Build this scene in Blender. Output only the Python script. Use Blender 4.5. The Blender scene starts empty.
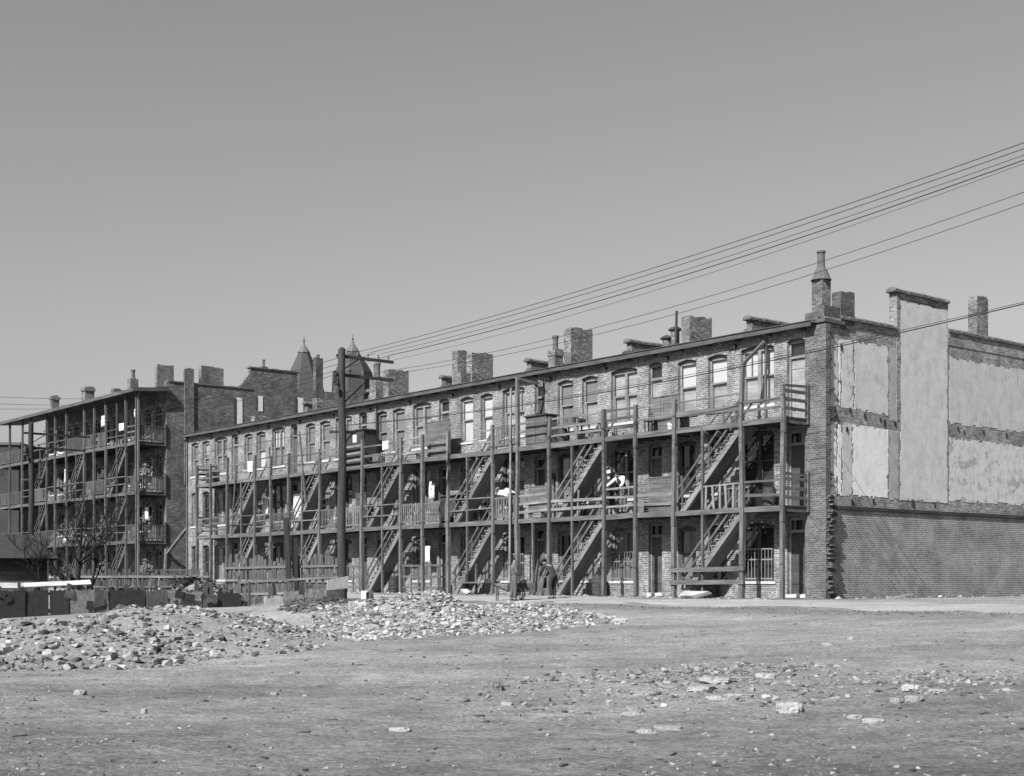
import bpy, bmesh, math, random
import numpy as np
from mathutils import Vector, Matrix
random.seed(7)
RNG = np.random.default_rng(11)
R = math.radians
sc = bpy.context.scene
COL = sc.collection
PI = math.pi

# ------------------------------------------------------------------ frames
AX, AY = -0.62751, 0.77861          # along the facade, away from the camera
BX, BY = 0.77861, 0.62751           # into the buildings
C0 = (11.0, 45.97)                  # near rear corner of the long tenement
C2 = (-20.48, 84.72)                # near rear corner of the far tenement
TH = math.atan2(-AY, -AX)           # local x = -A (towards the near end), local y = B


def W(s, b, z, c=C0):
    return Vector((c[0] + AX * s + BX * b, c[1] + AY * s + BY * b, z))


def vnoise(x, y, seed=0):
    xi = np.floor(x).astype(np.int64); yi = np.floor(y).astype(np.int64)
    xf = x - xi; yf = y - yi

    def h(a, b):
        n = (a * 374761393 + b * 668265263 + seed * 982451653) & 0x7fffffff
        n = ((n ^ (n >> 13)) * 1274126177) & 0x7fffffff
        return ((n ^ (n >> 16)) & 0xffff) / 65535.0
    u = xf * xf * (3 - 2 * xf); v = yf * yf * (3 - 2 * yf)
    return (h(xi, yi) * (1 - u) + h(xi + 1, yi) * u) * (1 - v) + (h(xi, yi + 1) * (1 - u) + h(xi + 1, yi + 1) * u) * v


# mounds: cx, cy, height, length radius, width radius, angle
MOUNDS = [(-8.8, 28.3, .56, 2.9, 3.3, 0), (-6.6, 30.6, .60, 2.6, 3.0, 30), (-4.6, 36.0, .66, 2.4, 3.6, 40),
          (-2.0, 34.5, .46, 1.5, 2.8, 0), (-.2, 35.0, .38, 2.0, 3.0, 0), (1.3, 36.5, .22, 1.6, 2.2, 0),
          (-13.2, 30.0, .55, 3.4, 3.6, 0)]
BRUSH = [(-11.9, 53.6, 1.05, 1.6, 1.3, 0), (-14.3, 51.8, .8, 1.2, 1.1, 0)]


def dust_np(x, y):
    q = np.zeros_like(x)
    for (cx, cy, h, rx, ry, a) in MOUNDS:
        ca, sa = math.cos(R(a)), math.sin(R(a))
        px = (x - cx) * ca + (y - cy) * sa; py = -(x - cx) * sa + (y - cy) * ca
        q = np.maximum(q, np.clip(1.25 - ((px / rx) ** 2 + (py / ry) ** 2) / 1.6, 0, 1))
    return q


def gz_np(x, y):
    d = -((x - C0[0]) * BX + (y - C0[1]) * BY)
    z = -.035 * np.clip(d - 1.5, 0, 25.7)
    # soften the ends of the slope
    for i, (cx, cy, h, rx, ry, a) in enumerate(MOUNDS + BRUSH):
        ca, sa = math.cos(R(a)), math.sin(R(a))
        px = (x - cx) * ca + (y - cy) * sa; py = -(x - cx) * sa + (y - cy) * ca
        q = (px / rx) ** 2 + (py / ry) ** 2
        w = np.clip(1 - q / 1.6, 0, 1) ** 1.5
        z = z + h * w * (.86 + .28 * vnoise(x * 1.3, y * 1.3, 5 + i))
        z = z + w * .10 * (vnoise(x * 3.7, y * 3.7, 21) - .5)
    near = np.exp(-((y - 20) / 40.0) ** 2) * np.exp(-((x) / 40.0) ** 2)
    flat = np.clip((d - 1.5) / 2.0, 0, 1)
    z = z + flat * near * (.10 * (vnoise(x * .35, y * .35, 1) - .5) + .035 * (vnoise(x * 1.6, y * 1.6, 2) - .5) + .022 * (vnoise(x * 5, y * 5, 3) - .5))
    return z


def gz(x, y):
    return float(gz_np(np.array([float(x)]), np.array([float(y)]))[0])


# ------------------------------------------------------------------ mesh helper
class MB:
    def __init__(self):
        self.v = []; self.f = []; self.uv = []

    def poly(self, pts, uv=None):
        n = len(self.v)
        self.v.extend([tuple(p) for p in pts])
        self.f.append(tuple(range(n, n + len(pts))))
        if uv is None:
            a = Vector(pts[1]) - Vector(pts[0]); nrm = None
            for i in range(2, len(pts)):
                nn = a.cross(Vector(pts[i]) - Vector(pts[0]))
                if nn.length > 1e-9: nrm = nn.normalized(); break
            if nrm is None: nrm = Vector((0, 0, 1))
            if abs(nrm.z) > .8: uv = [(p[0], p[1]) for p in pts]
            elif abs(nrm.y) >= abs(nrm.x): uv = [(p[0], p[2]) for p in pts]
            else: uv = [(p[1] + .37, p[2]) for p in pts]
        self.uv.extend(uv)

    def box(self, x0, x1, y0, y1, z0, z1):
        if x0 > x1: x0, x1 = x1, x0
        if y0 > y1: y0, y1 = y1, y0
        p = [(x0, y0, z0), (x1, y0, z0), (x1, y1, z0), (x0, y1, z0), (x0, y0, z1), (x1, y0, z1), (x1, y1, z1), (x0, y1, z1)]
        for q in ((3, 2, 1, 0), (4, 5, 6, 7), (0, 1, 5, 4), (1, 2, 6, 5), (2, 3, 7, 6), (3, 0, 4, 7)):
            self.poly([p[i] for i in q])

    def sbox(self, s0, s1, b0, b1, z0, z1):     # building coordinates: s runs along -x
        self.box(-s1, -s0, b0, b1, z0, z1)

    def beam(self, p, q, w, h, up=(0, 0, 1), taper=1.0):
        p = Vector(p); q = Vector(q); d = q - p; L = d.length
        if L < 1e-6: return
        d.normalize(); up = Vector(up)
        if abs(d.dot(up)) > .98: up = Vector((0, 1, 0)) if abs(d.y) < .9 else Vector((1, 0, 0))
        sd = d.cross(up).normalized(); u2 = sd.cross(d).normalized()
        o = random.random() * 37
        P = []
        for c, k in ((p, 1), (q, taper)):
            for a, b in ((-1, -1), (1, -1), (1, 1), (-1, 1)):
                P.append(c + sd * (a * w / 2 * k) + u2 * (b * h / 2 * k))
        for i in range(4):
            j = (i + 1) % 4; wd = w if i % 2 == 0 else h
            self.poly([P[i], P[j], P[4 + j], P[4 + i]], [(o, i * .4), (o, i * .4 + wd), (o + L, i * .4 + wd), (o + L, i * .4)])
        self.poly([P[3], P[2], P[1], P[0]], [(o, 0), (o, w), (o + h, w), (o + h, 0)])
        self.poly([P[4], P[5], P[6], P[7]], [(o, 0), (o, w), (o + h, w), (o + h, 0)])

    def tube(self, pts, rads, n=8, cap=True):
        pts = [Vector(p) for p in pts]
        rings = []; prev = None
        o = random.random() * 20; acc = 0
        for i, p in enumerate(pts):
            d = (pts[min(i + 1, len(pts) - 1)] - pts[max(i - 1, 0)]).normalized()
            ref = Vector((0, 0, 1)) if abs(d.z) < .9 else Vector((1, 0, 0))
            a = d.cross(ref).normalized(); b = d.cross(a).normalized()
            if i: acc += (p - pts[i - 1]).length
            rings.append(([p + (a * math.cos(2 * PI * k / n) + b * math.sin(2 * PI * k / n)) * rads[i] for k in range(n)], acc))
        for (r0, l0), (r1, l1) in zip(rings, rings[1:]):
            for k in range(n):
                j = (k + 1) % n; w = rads[0] * 2 * PI / n
                self.poly([r0[k], r0[j], r1[j], r1[k]], [(o + l0, k * w), (o + l0, k * w + w), (o + l1, k * w + w), (o + l1, k * w)])
        if cap:
            self.poly(rings[0][0][::-1]); self.poly(rings[-1][0])

    def lathe(self, prof, n=16, c=(0, 0, 0)):
        c = Vector(c)
        R_ = [[c + Vector((r * math.cos(2 * PI * k / n), r * math.sin(2 * PI * k / n), z)) for k in range(n)] for r, z in prof]
        for a, b in zip(R_, R_[1:]):
            for k in range(n):
                j = (k + 1) % n
                self.poly([a[k], a[j], b[j], b[k]], [(k * .1, a[k].z), (k * .1 + .1, a[k].z), (k * .1 + .1, b[k].z), (k * .1, b[k].z)])
        if prof[0][0] > 1e-3: self.poly(R_[0][::-1])
        if prof[-1][0] > 1e-3: self.poly(R_[-1])

    def mesh(self, name, mat, recalc=True, smooth=False):
        m = bpy.data.meshes.new(name)
        m.from_pydata(self.v, [], self.f)
        l = m.uv_layers.new(name='UVMap')
        l.data.foreach_set('uv', np.array(self.uv, dtype=np.float32).ravel())
        m.materials.append(mat)
        if recalc:
            bm = bmesh.new(); bm.from_mesh(m)
            bmesh.ops.remove_doubles(bm, verts=bm.verts, dist=1e-5)
            bmesh.ops.recalc_face_normals(bm, faces=bm.faces)
            bm.to_mesh(m); bm.free()
        if smooth:
            m.polygons.foreach_set('use_smooth', [True] * len(m.polygons))
        return m

    def build(self, name, mat, parent=None, loc=None, rotz=None, **kw):
        return link(name, self.mesh(name, mat, **kw), parent, loc, rotz)


def link(name, data, parent=None, loc=None, rotz=None):
    o = bpy.data.objects.new(name, data); COL.objects.link(o)
    if parent is not None: o.parent = parent
    if loc is not None: o.location = loc
    if rotz is not None: o.rotation_euler = (0, 0, rotz)
    return o


def tag(o, label=None, cat=None, group=None, kind=None):
    if label: o['label'] = label
    if cat: o['category'] = cat
    if group: o['group'] = group
    if kind: o['kind'] = kind
    elif cat: o['kind'] = 'thing'
    return o


def thing(name, label, cat, loc=(0, 0, 0), rotz=0, group=None):
    return tag(link(name, None, None, loc, rotz), label, cat, group, 'thing')


# ------------------------------------------------------------------ materials (all grey: a black-and-white plate)
def g(t): return (t, t, t, 1)


class NT:
    def __init__(self, name, rough=.9, spec=.2):
        self.m = bpy.data.materials.new(name); self.m.use_nodes = True
        self.t = self.m.node_tree; self.b = self.t.nodes['Principled BSDF']
        self.b.inputs['Roughness'].default_value = rough
        self.b.inputs['Specular IOR Level'].default_value = spec

    def n(self, typ, **kw):
        nd = self.t.nodes.new(typ)
        for k, v in kw.items():
            if k in nd.inputs: nd.inputs[k].default_value = v
            else: setattr(nd, k, v)
        return nd

    def l(self, a, b): self.t.links.new(a, b)

    def noise(self, vec, scale, detail=4, rough=.6):
        nd = self.n('ShaderNodeTexNoise', Scale=scale, Detail=detail, Roughness=rough)
        if vec is not None: self.l(vec, nd.inputs['Vector'])
        return nd.outputs['Fac']

    def ramp(self, fac, stops):
        r = self.n('ShaderNodeValToRGB')
        e = r.color_ramp.elements
        while len(e) < len(stops): e.new(.5)
        for el, (p, c) in zip(e, stops):
            el.position = p; el.color = g(c)
        self.l(fac, r.inputs['Fac']); return r.outputs['Color']

    def mix(self, fac, a, b, mode='MIX'):
        m = self.n('ShaderNodeMix', data_type='RGBA', blend_type=mode)
        for sk, v in ((0, fac), (6, a), (7, b)):
            sock = m.inputs[sk]
            if isinstance(v, (int, float)): sock.default_value = v if sk == 0 else g(v)
            else: self.l(v, sock)
        return m.outputs[2]

    def math(self, op, a, b=0.0):
        m = self.n('ShaderNodeMath', operation=op)
        for i, v in enumerate((a, b)):
            if isinstance(v, (int, float)): m.inputs[i].default_value = v
            else: self.l(v, m.inputs[i])
        return m.outputs[0]

    def bump(self, h, strength=.5, dist=.02):
        b = self.n('ShaderNodeBump', Strength=strength, Distance=dist)
        self.l(h, b.inputs['Height']); self.l(b.outputs[0], self.b.inputs['Normal'])

    def uv(self, sx=1, sy=1, off=0):
        t = self.n('ShaderNodeUVMap'); m = self.n('ShaderNodeMapping')
        m.inputs['Scale'].default_value = (sx, sy, 1); m.inputs['Location'].default_value = (off, off, 0)
        self.l(t.outputs[0], m.inputs[0]); return m.outputs[0]

    def obj(self):
        return self.n('ShaderNodeTexCoord').outputs['Object']

    def rnd(self):
        return self.n('ShaderNodeObjectInfo').outputs['Random']

    def out(self, col, k=.72):
        col = self.mix(1.0, col, k, 'MULTIPLY')
        self.l(col, self.b.inputs['Base Color']); return self.m


def brick_mat(name, dark, light, mortar, patch=0.0, patch_tone=.45, soot=.5, mfac=.012, bumpd=.012, patch_scale=6.0):
    k = NT(name, .92, .15)
    uv = k.uv()
    bt = k.n('ShaderNodeTexBrick', Scale=1.0)
    bt.inputs['Color1'].default_value = g(dark); bt.inputs['Color2'].default_value = g(light); bt.inputs['Mortar'].default_value = g(mortar)
    bt.inputs['Mortar Size'].default_value = mfac; bt.inputs['Brick Width'].default_value = .215; bt.inputs['Row Height'].default_value = .072
    bt.inputs['Mortar Smooth'].default_value = .2; bt.inputs['Bias'].default_value = -.1
    k.l(uv, bt.inputs['Vector'])
    col = bt.outputs['Color']
    # mottling from brick to brick and broad weathering
    n1 = k.ramp(k.noise(uv, 1.1, 6, .65), [(.28, soot), (.62, 1.0), (.8, 1.2)])
    col = k.mix(1.0, col, n1, 'MULTIPLY')
    n3 = k.ramp(k.noise(k.uv(6, 17), 1.0, 4, .75), [(.3, .72), (.55, 1.0), (.75, 1.25)])
    col = k.mix(1.0, col, n3, 'MULTIPLY')
    if patch:
        pn = k.math('MULTIPLY', k.ramp(k.noise(k.uv(patch_scale, patch_scale * 2.2), 1.0, 5, .75), [(.5, 0), (.62, 1)]),
                    k.ramp(k.noise(uv, .55, 3, .6), [(.35, .15), (.65, 1)]))
        col = k.mix(k.math('MULTIPLY', pn, patch), col, patch_tone)
    k.bump(bt.outputs['Fac'], .6, -bumpd)
    return k.out(col)


def wood_mat(name, tone, contrast=.5, rough=.85):
    k = NT(name, rough, .15)
    gr = k.noise(k.uv(1.2, 22), 1.0, 5, .6)
    c = k.ramp(gr, [(.25, tone * (1 - contrast)), (.55, tone), (.8, tone * (1 + contrast * .8))])
    bl = k.ramp(k.noise(k.uv(.9, 2.5, 3), 1.0, 4, .6), [(.3, .6), (.6, 1.05), (.8, 1.3)])
    c = k.mix(1.0, c, bl, 'MULTIPLY')
    rn = k.ramp(k.rnd(), [(0, .8), (1, 1.22)])
    c = k.mix(1.0, c, rn, 'MULTIPLY')
    k.bump(gr, .4, .006)
    return k.out(c)


def rough_mat(name, tone, var=.35, scale=3.0, rough=.9, spec=.15, bump=.3, rand=.0):
    k = NT(name, rough, spec)
    n = k.noise(k.obj(), scale, 7, .65)
    c = k.ramp(n, [(.25, tone * (1 - var)), (.55, tone), (.8, tone * (1 + var))])
    if rand:
        c = k.mix(1.0, c, k.ramp(k.rnd(), [(0, 1 - rand), (1, 1 + rand)]), 'MULTIPLY')
    k.bump(n, bump, .02)
    return k.out(c)


def plaster_mat(name, tone, stain=.5, scale=1.0, flake=0.0):
    k = NT(name, .95, .1)
    o = k.uv()
    c = k.ramp(k.noise(o, 2.2 * scale, 8, .7), [(.22, tone * (1 - stain)), (.5, tone * .95), (.75, tone * 1.08)])
    st = k.ramp(k.noise(k.uv(2.4, 1.1), 1.0, 8, .72), [(.3, .80), (.5, 1.0)])
    c = k.mix(1.0, c, st, 'MULTIPLY')
    dr = k.ramp(k.noise(k.uv(8, .8, 5), 1.0, 4, .6), [(.6, 1.0), (.72, .62)])
    c = k.mix(1.0, c, dr, 'MULTIPLY')
    ck = k.ramp(k.noise(o, 5.5, 9, .8), [(.33, .52), (.42, 1.0)])
    c = k.mix(1.0, c, ck, 'MULTIPLY')
    sp = k.ramp(k.noise(o, 26, 3, .7), [(.3, .75), (.5, 1.0)])
    c = k.mix(1.0, c, sp, 'MULTIPLY')
    if flake:
        f = k.ramp(k.noise(o, 1.7, 6, .6), [(.56, 0), (.60, 1)])
        c = k.mix(k.math('MULTIPLY', f, flake), c, tone * .38)
    k.bump(k.noise(o, 9, 6, .7), .35, .02)
    return k.out(c)


M = {}
M['brick_yard'] = brick_mat('weathered common brick', .10, .21, .34, patch=.65, patch_tone=.52, soot=.42)
M['brick_pier'] = brick_mat('sooty pier brick', .07, .135, .19, patch=.35, patch_tone=.4, soot=.5)
M['brick_end'] = brick_mat('plain red brick', .16, .25, .37, soot=.5, patch=.25, patch_tone=.4, mfac=.016)
M['brick_band'] = brick_mat('rough exposed brick', .15, .34, .30, soot=.4, patch=.5, patch_tone=.62, patch_scale=4)
M['brick_far'] = brick_mat('dark sooty brick', .075, .19, .17, soot=.4, patch=.5, patch_tone=.36, patch_scale=3)
M['brick_chimney'] = brick_mat('chimney brick', .085, .19, .22, soot=.35, patch=.7, patch_tone=.42, patch_scale=4)
M['brick_dark'] = brick_mat('sooty chimney brick', .07, .14, .12, soot=.4, patch=.2)
M['plaster_white'] = plaster_mat('old white plaster', .70, .16)
M['plaster_grey'] = plaster_mat('grey plaster', .50, .28)
M['plaster_big'] = plaster_mat('streaked grey plaster', .54, .30, .7)
M['plaster_stain'] = plaster_mat('stained plaster', .56, .5, 1.2, flake=.6)
M['plaster_strip'] = plaster_mat('plaster strip', .36, .35)
M['stone'] = rough_mat('grey stone', .42, .25, 6)
M['fieldstone'] = rough_mat('weathered rubble stone', .30, .4, 7, bump=.8, rand=.25)
M['cinder'] = rough_mat('dark clinker', .075, .4, 9, bump=.8)
M['wood'] = wood_mat('weathered grey timber', .125, .6)
M['wood_old'] = wood_mat('old dark rail timber', .08, .6)
M['wood_lt'] = wood_mat('pale weathered timber', .20, .55)
M['wood_dk'] = wood_mat('dark weathered timber', .06)
M['wood_fence'] = wood_mat('old fence pickets', .10)
M['wood_porch_dark'] = wood_mat('sooty porch timber', .10)
M['wood_black'] = wood_mat('blackened timber', .028)
M['wood_white'] = wood_mat('whitewashed boards', .5, .15)
M['frame'] = wood_mat('painted window frame', .22, .3)
M['frame_dk'] = wood_mat('dark painted frame', .07, .3)
M['sill'] = rough_mat('limestone sill', .42, .2, 5)
M['roof'] = rough_mat('tar and gravel roofing', .10, .35, 4)
M['fascia'] = wood_mat('grey painted fascia board', .085, .4)
M['tile'] = rough_mat('clay coping tile', .13, .35, 5)
M['pot'] = rough_mat('clay chimney pot', .10, .3, 6)
M['metal'] = rough_mat('weathered sheet metal', .10, .35, 5, .6, .4)
M['iron'] = rough_mat('rusty iron', .045, .3, 8, .6, .4)
M['slate'] = rough_mat('grey slate', .042, .25, 5, .7, .3)
M['leadcap'] = rough_mat('weathered lead sheathing', .10, .3, 5, .7, .3)
M['b_white'] = rough_mat('white roller blind', .55, .05, 2, bump=.05)
M['b_light'] = wood_mat('pale lace curtain', .38, .25)
M['b_mid'] = rough_mat('grey window shade', .20, .12, 2, bump=.05)
M['b_grey'] = rough_mat('dull window shade', .13, .15, 2, bump=.05)
M['b_dark'] = rough_mat('dark curtain', .03, .2, 2)
M['door'] = wood_mat('painted door', .10, .3)
M['door_lt'] = wood_mat('pale door', .32, .25)
M['cloth_w'] = rough_mat('white cotton', .62, .06, 4, bump=.1)
M['cloth_l'] = rough_mat('pale cloth', .5, .15, 4, bump=.2)
M['cloth_d'] = rough_mat('dark cloth', .035, .25, 6, bump=.2)
M['cloth_m'] = rough_mat('grey cloth', .10, .25, 6, bump=.2)
M['cloth_k'] = rough_mat('khaki cloth', .28, .2, 6, bump=.2)
M['skin'] = rough_mat('skin', .17, .1, 9, .6, .3, .05)
M['skin_lt'] = rough_mat('fair skin', .36, .1, 9, .6, .3, .05)
M['hair'] = rough_mat('black hair', .012, .2, 30, .6, .3)
M['leather'] = rough_mat('worn leather', .03, .3, 9, .6, .3)
M['straw'] = rough_mat('pale straw', .5, .2, 20)
M['tar_dk'] = rough_mat('tar paper', .030, .45, 5, .8, .25)
M['sheet_md'] = rough_mat('dull sheet iron', .085, .6, 5.0, .7, .25)
M['sheet_lt'] = rough_mat('pale weathered sheet', .20, .6, 6.0, .8, .2)
M['concrete'] = rough_mat('old concrete', .34, .35, 3)
M['pole'] = wood_mat('creosoted pole', .045, .4)
M['wire'] = rough_mat('wire', .03, .1, 3)
M['glass_ins'] = rough_mat('glass insulator', .12, .1, 3, .2, .6)
M['bark'] = rough_mat('dark bark', .018, .3, 12)
M['weed'] = rough_mat('dry weeds', .10, .4, 9)
M['far'] = rough_mat('distant brick', .045, .3, .6)

k = NT('window glass', .06, .5)
gl = k.n('ShaderNodeBsdfGlossy'); gl.inputs['Roughness'].default_value = .04; gl.inputs['Color'].default_value = g(.9)
tr = k.n('ShaderNodeBsdfTransparent'); tr.inputs['Color'].default_value = g(.86)
ge = k.n('ShaderNodeNewGeometry'); dp = k.n('ShaderNodeVectorMath', operation='DOT_PRODUCT')
k.l(ge.outputs['Incoming'], dp.inputs[0]); k.l(ge.outputs['Normal'], dp.inputs[1])
fr = k.math('ADD', k.math('MULTIPLY', k.math('POWER', k.math('SUBTRACT', 1.0, k.math('ABSOLUTE', dp.outputs['Value'])), 5.0), .92), .06)
mx = k.n('ShaderNodeMixShader'); k.l(fr, mx.inputs[0]); k.l(tr.outputs[0], mx.inputs[1]); k.l(gl.outputs[0], mx.inputs[2])
k.l(mx.outputs[0], k.t.nodes['Material Output'].inputs['Surface'])
M['glass'] = k.m

# rubble stones: tone differs from stone to stone
def rubble_mat(name, attr):
    k = NT(name, .95, .1)
    if attr: r = k.n('ShaderNodeAttribute', attribute_name='tone').outputs['Fac']
    else: r = k.rnd()
    base = k.ramp(r, [(0, .03), (.2, .09), (.5, .19), (.8, .30), (1, .44)])
    n = k.noise(k.obj(), 14, 6, .7)
    c = k.mix(1.0, base, k.ramp(n, [(.25, .6), (.55, 1.0), (.8, 1.2)]), 'MULTIPLY')
    k.bump(n, .5, .02)
    return k.out(c)


M['rub_obj'] = rubble_mat('broken brick and mortar', False)
M['rub_att'] = rubble_mat('small broken brick and mortar', True)

# ground: cinders and dried mud
k = NT('dried mud and cinders', .97, .08)
ob = k.obj()
big = k.ramp(k.noise(ob, .16, 5, .6), [(.3, .72), (.6, 1.08), (.75, 1.2)])
mid = k.ramp(k.noise(ob, 1.3, 6, .65), [(.25, .75), (.55, 1.0), (.8, 1.22)])
fine = k.noise(ob, 16, 8, .75)
col = k.mix(1.0, k.ramp(fine, [(.3, .07), (.5, .215), (.7, .36)]), mid, 'MULTIPLY')
col = k.mix(1.0, col, big, 'MULTIPLY')
vo = k.n('ShaderNodeTexVoronoi', Scale=9.0); k.l(ob, vo.inputs['Vector'])
peb = k.math('MULTIPLY', k.ramp(vo.outputs['Distance'], [(.16, 1), (.22, 0)]), k.ramp(k.noise(ob, .9, 4, .6), [(.5, 0), (.66, 1)]))
col = k.mix(peb, col, .36)
# a band of dark cinders beyond the edge of the alley
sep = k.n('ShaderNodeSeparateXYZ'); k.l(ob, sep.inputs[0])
dd = k.math('MULTIPLY', k.math('ADD', k.math('MULTIPLY', k.math('SUBTRACT', sep.outputs[0], C0[0]), BX), k.math('MULTIPLY', k.math('SUBTRACT', sep.outputs[1], C0[1]), BY)), -1.0)
dd = k.math('ADD', dd, k.math('MULTIPLY', k.math('SUBTRACT', k.noise(ob, .7, 5, .7), .5), 2.2))
mr = k.ramp(k.math('MULTIPLY', dd, .05), [(.31, 0), (.34, .55), (.42, .5), (.50, 0)])
col = k.mix(k.math('MULTIPLY', mr, k.ramp(k.noise(ob, 2.4, 5, .7), [(.3, .25), (.6, 1)])), col, .075)
# worn pale tracks and dark damp streaks drawn out along the lot
mp = k.n('ShaderNodeMapping'); mp.inputs['Rotation'].default_value = (0, 0, .22); mp.inputs['Scale'].default_value = (.14, .42, 1); k.l(ob, mp.inputs[0])
trk = k.ramp(k.noise(mp.outputs[0], 1.0, 7, .68), [(.32, .74), (.47, .98), (.56, 1.08), (.7, 1.2)])
col = k.mix(1.0, col, trk, 'MULTIPLY')
mp2 = k.n('ShaderNodeMapping'); mp2.inputs['Rotation'].default_value = (0, 0, .1); mp2.inputs['Scale'].default_value = (2.2, 3.4, 1); k.l(ob, mp2.inputs[0])
col = k.mix(1.0, col, k.ramp(k.noise(mp2.outputs[0], 1.0, 8, .75), [(.3, .66), (.5, 1.0), (.7, 1.22)]), 'MULTIPLY')
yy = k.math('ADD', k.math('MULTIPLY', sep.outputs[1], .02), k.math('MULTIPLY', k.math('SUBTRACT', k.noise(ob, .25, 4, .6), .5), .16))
col = k.mix(1.0, col, k.ramp(yy, [(.20, .78), (.30, .98), (.42, 1.16), (.7, 1.2)]), 'MULTIPLY')  # lens vignetting painted into the ground colour, darker towards the camera
# crumbs of clinker
v2 = k.n('ShaderNodeTexVoronoi', Scale=15.0); k.l(ob, v2.inputs['Vector'])
col = k.mix(k.math('MULTIPLY', k.ramp(v2.outputs['Distance'], [(.14, 1), (.2, 0)]), k.ramp(k.noise(ob, 1.7, 4, .7), [(.52, 0), (.62, .9)])), col, .05)
du = k.n('ShaderNodeAttribute', attribute_name='dust').outputs['Fac']
dc = k.mix(1.0, k.ramp(k.noise(ob, 9, 8, .75), [(.25, .14), (.5, .25), (.75, .36)]), mid, 'MULTIPLY')
col = k.mix(k.math('MULTIPLY', du, .85), col, dc)
k.bump(k.math('ADD', fine, k.math('MULTIPLY', k.noise(ob, 3.5, 5, .6), 1.5)), .8, .06)
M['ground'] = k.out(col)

k = NT('beaten alley dust', .97, .08)
ob = k.obj()
c = k.ramp(k.noise(ob, 7, 7, .7), [(.25, .19), (.55, .30), (.8, .36)])
c = k.mix(1.0, c, k.ramp(k.noise(ob, .5, 4, .6), [(.3, .78), (.6, 1.05)]), 'MULTIPLY')
k.bump(k.noise(ob, 6, 6, .7), .4, .03)
M['alley'] = k.out(c)

# ------------------------------------------------------------------ ground
def axis(segs):
    a = []
    for lo, hi, st in segs: a += list(np.arange(lo, hi - 1e-6, st))
    return np.array(a + [segs[-1][1]])


def ground():
    xs = axis([(-2500, -300, 440), (-300, -60, 40), (-60, -20, 2.5), (-20, 22, .3), (22, 60, 2.5), (60, 300, 40), (300, 2500, 440)])
    ys = axis([(-2500, -100, 480), (-100, 5, 10), (5, 9, .5), (9, 42, .24), (42, 62, .5), (62, 130, 3), (130, 400, 30), (400, 4000, 600)])
    X, Y = np.meshgrid(xs, ys)
    Z = gz_np(X.ravel(), Y.ravel())
    nx, ny = len(xs), len(ys)
    v = np.stack([X.ravel(), Y.ravel(), Z], 1)
    i = np.arange(nx * ny).reshape(ny, nx)
    f = np.stack([i[:-1, :-1].ravel(), i[:-1, 1:].ravel(), i[1:, 1:].ravel(), i[1:, :-1].ravel()], 1)
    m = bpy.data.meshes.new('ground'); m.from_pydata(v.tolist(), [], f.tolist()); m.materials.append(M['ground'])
    m.polygons.foreach_set('use_smooth', [True] * len(m.polygons))
    at = m.attributes.new('dust', 'FLOAT', 'POINT'); at.data.foreach_set('value', dust_np(X.ravel(), Y.ravel()).astype(np.float32))
    tag(link('ground', m), 'bare dried mud lot with cinders and low rubble mounds', 'ground', kind='structure')


ground()


def alley():
    mb = MB()
    ss = np.arange(-26, 70, .8)
    ds = np.linspace(2.3, 6.0, 8)
    pts = {}
    for i, s in enumerate(ss):
        for j, d in enumerate(ds):
            e = 0
            if j in (0, 7): e = (vnoise(np.array([s * .8]), np.array([float(j)]), 9)[0] - .5) * 1.3
            p = W(s, -(d + e), 0); pts[i, j] = (p.x, p.y, gz(p.x, p.y) + (.022 if 0 < j < 7 else .002))
    for i in range(len(ss) - 1):
        for j in range(7):
            mb.poly([pts[i, j], pts[i + 1, j], pts[i + 1, j + 1], pts[i, j + 1]])
    tag(mb.build('alley', M['alley'], smooth=True), 'pale beaten dirt alley running past the back porches', 'alley', kind='structure')


alley()

# ------------------------------------------------------------------ windows and doors (shared meshes)
REV = .13


def arc(x0, x1, zs, rise, n=8):
    return [(x0 + (x1 - x0) * i / n, zs + rise * (1 - (2 * i / n - 1) ** 2)) for i in range(n + 1)]


CACHE = {}


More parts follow.
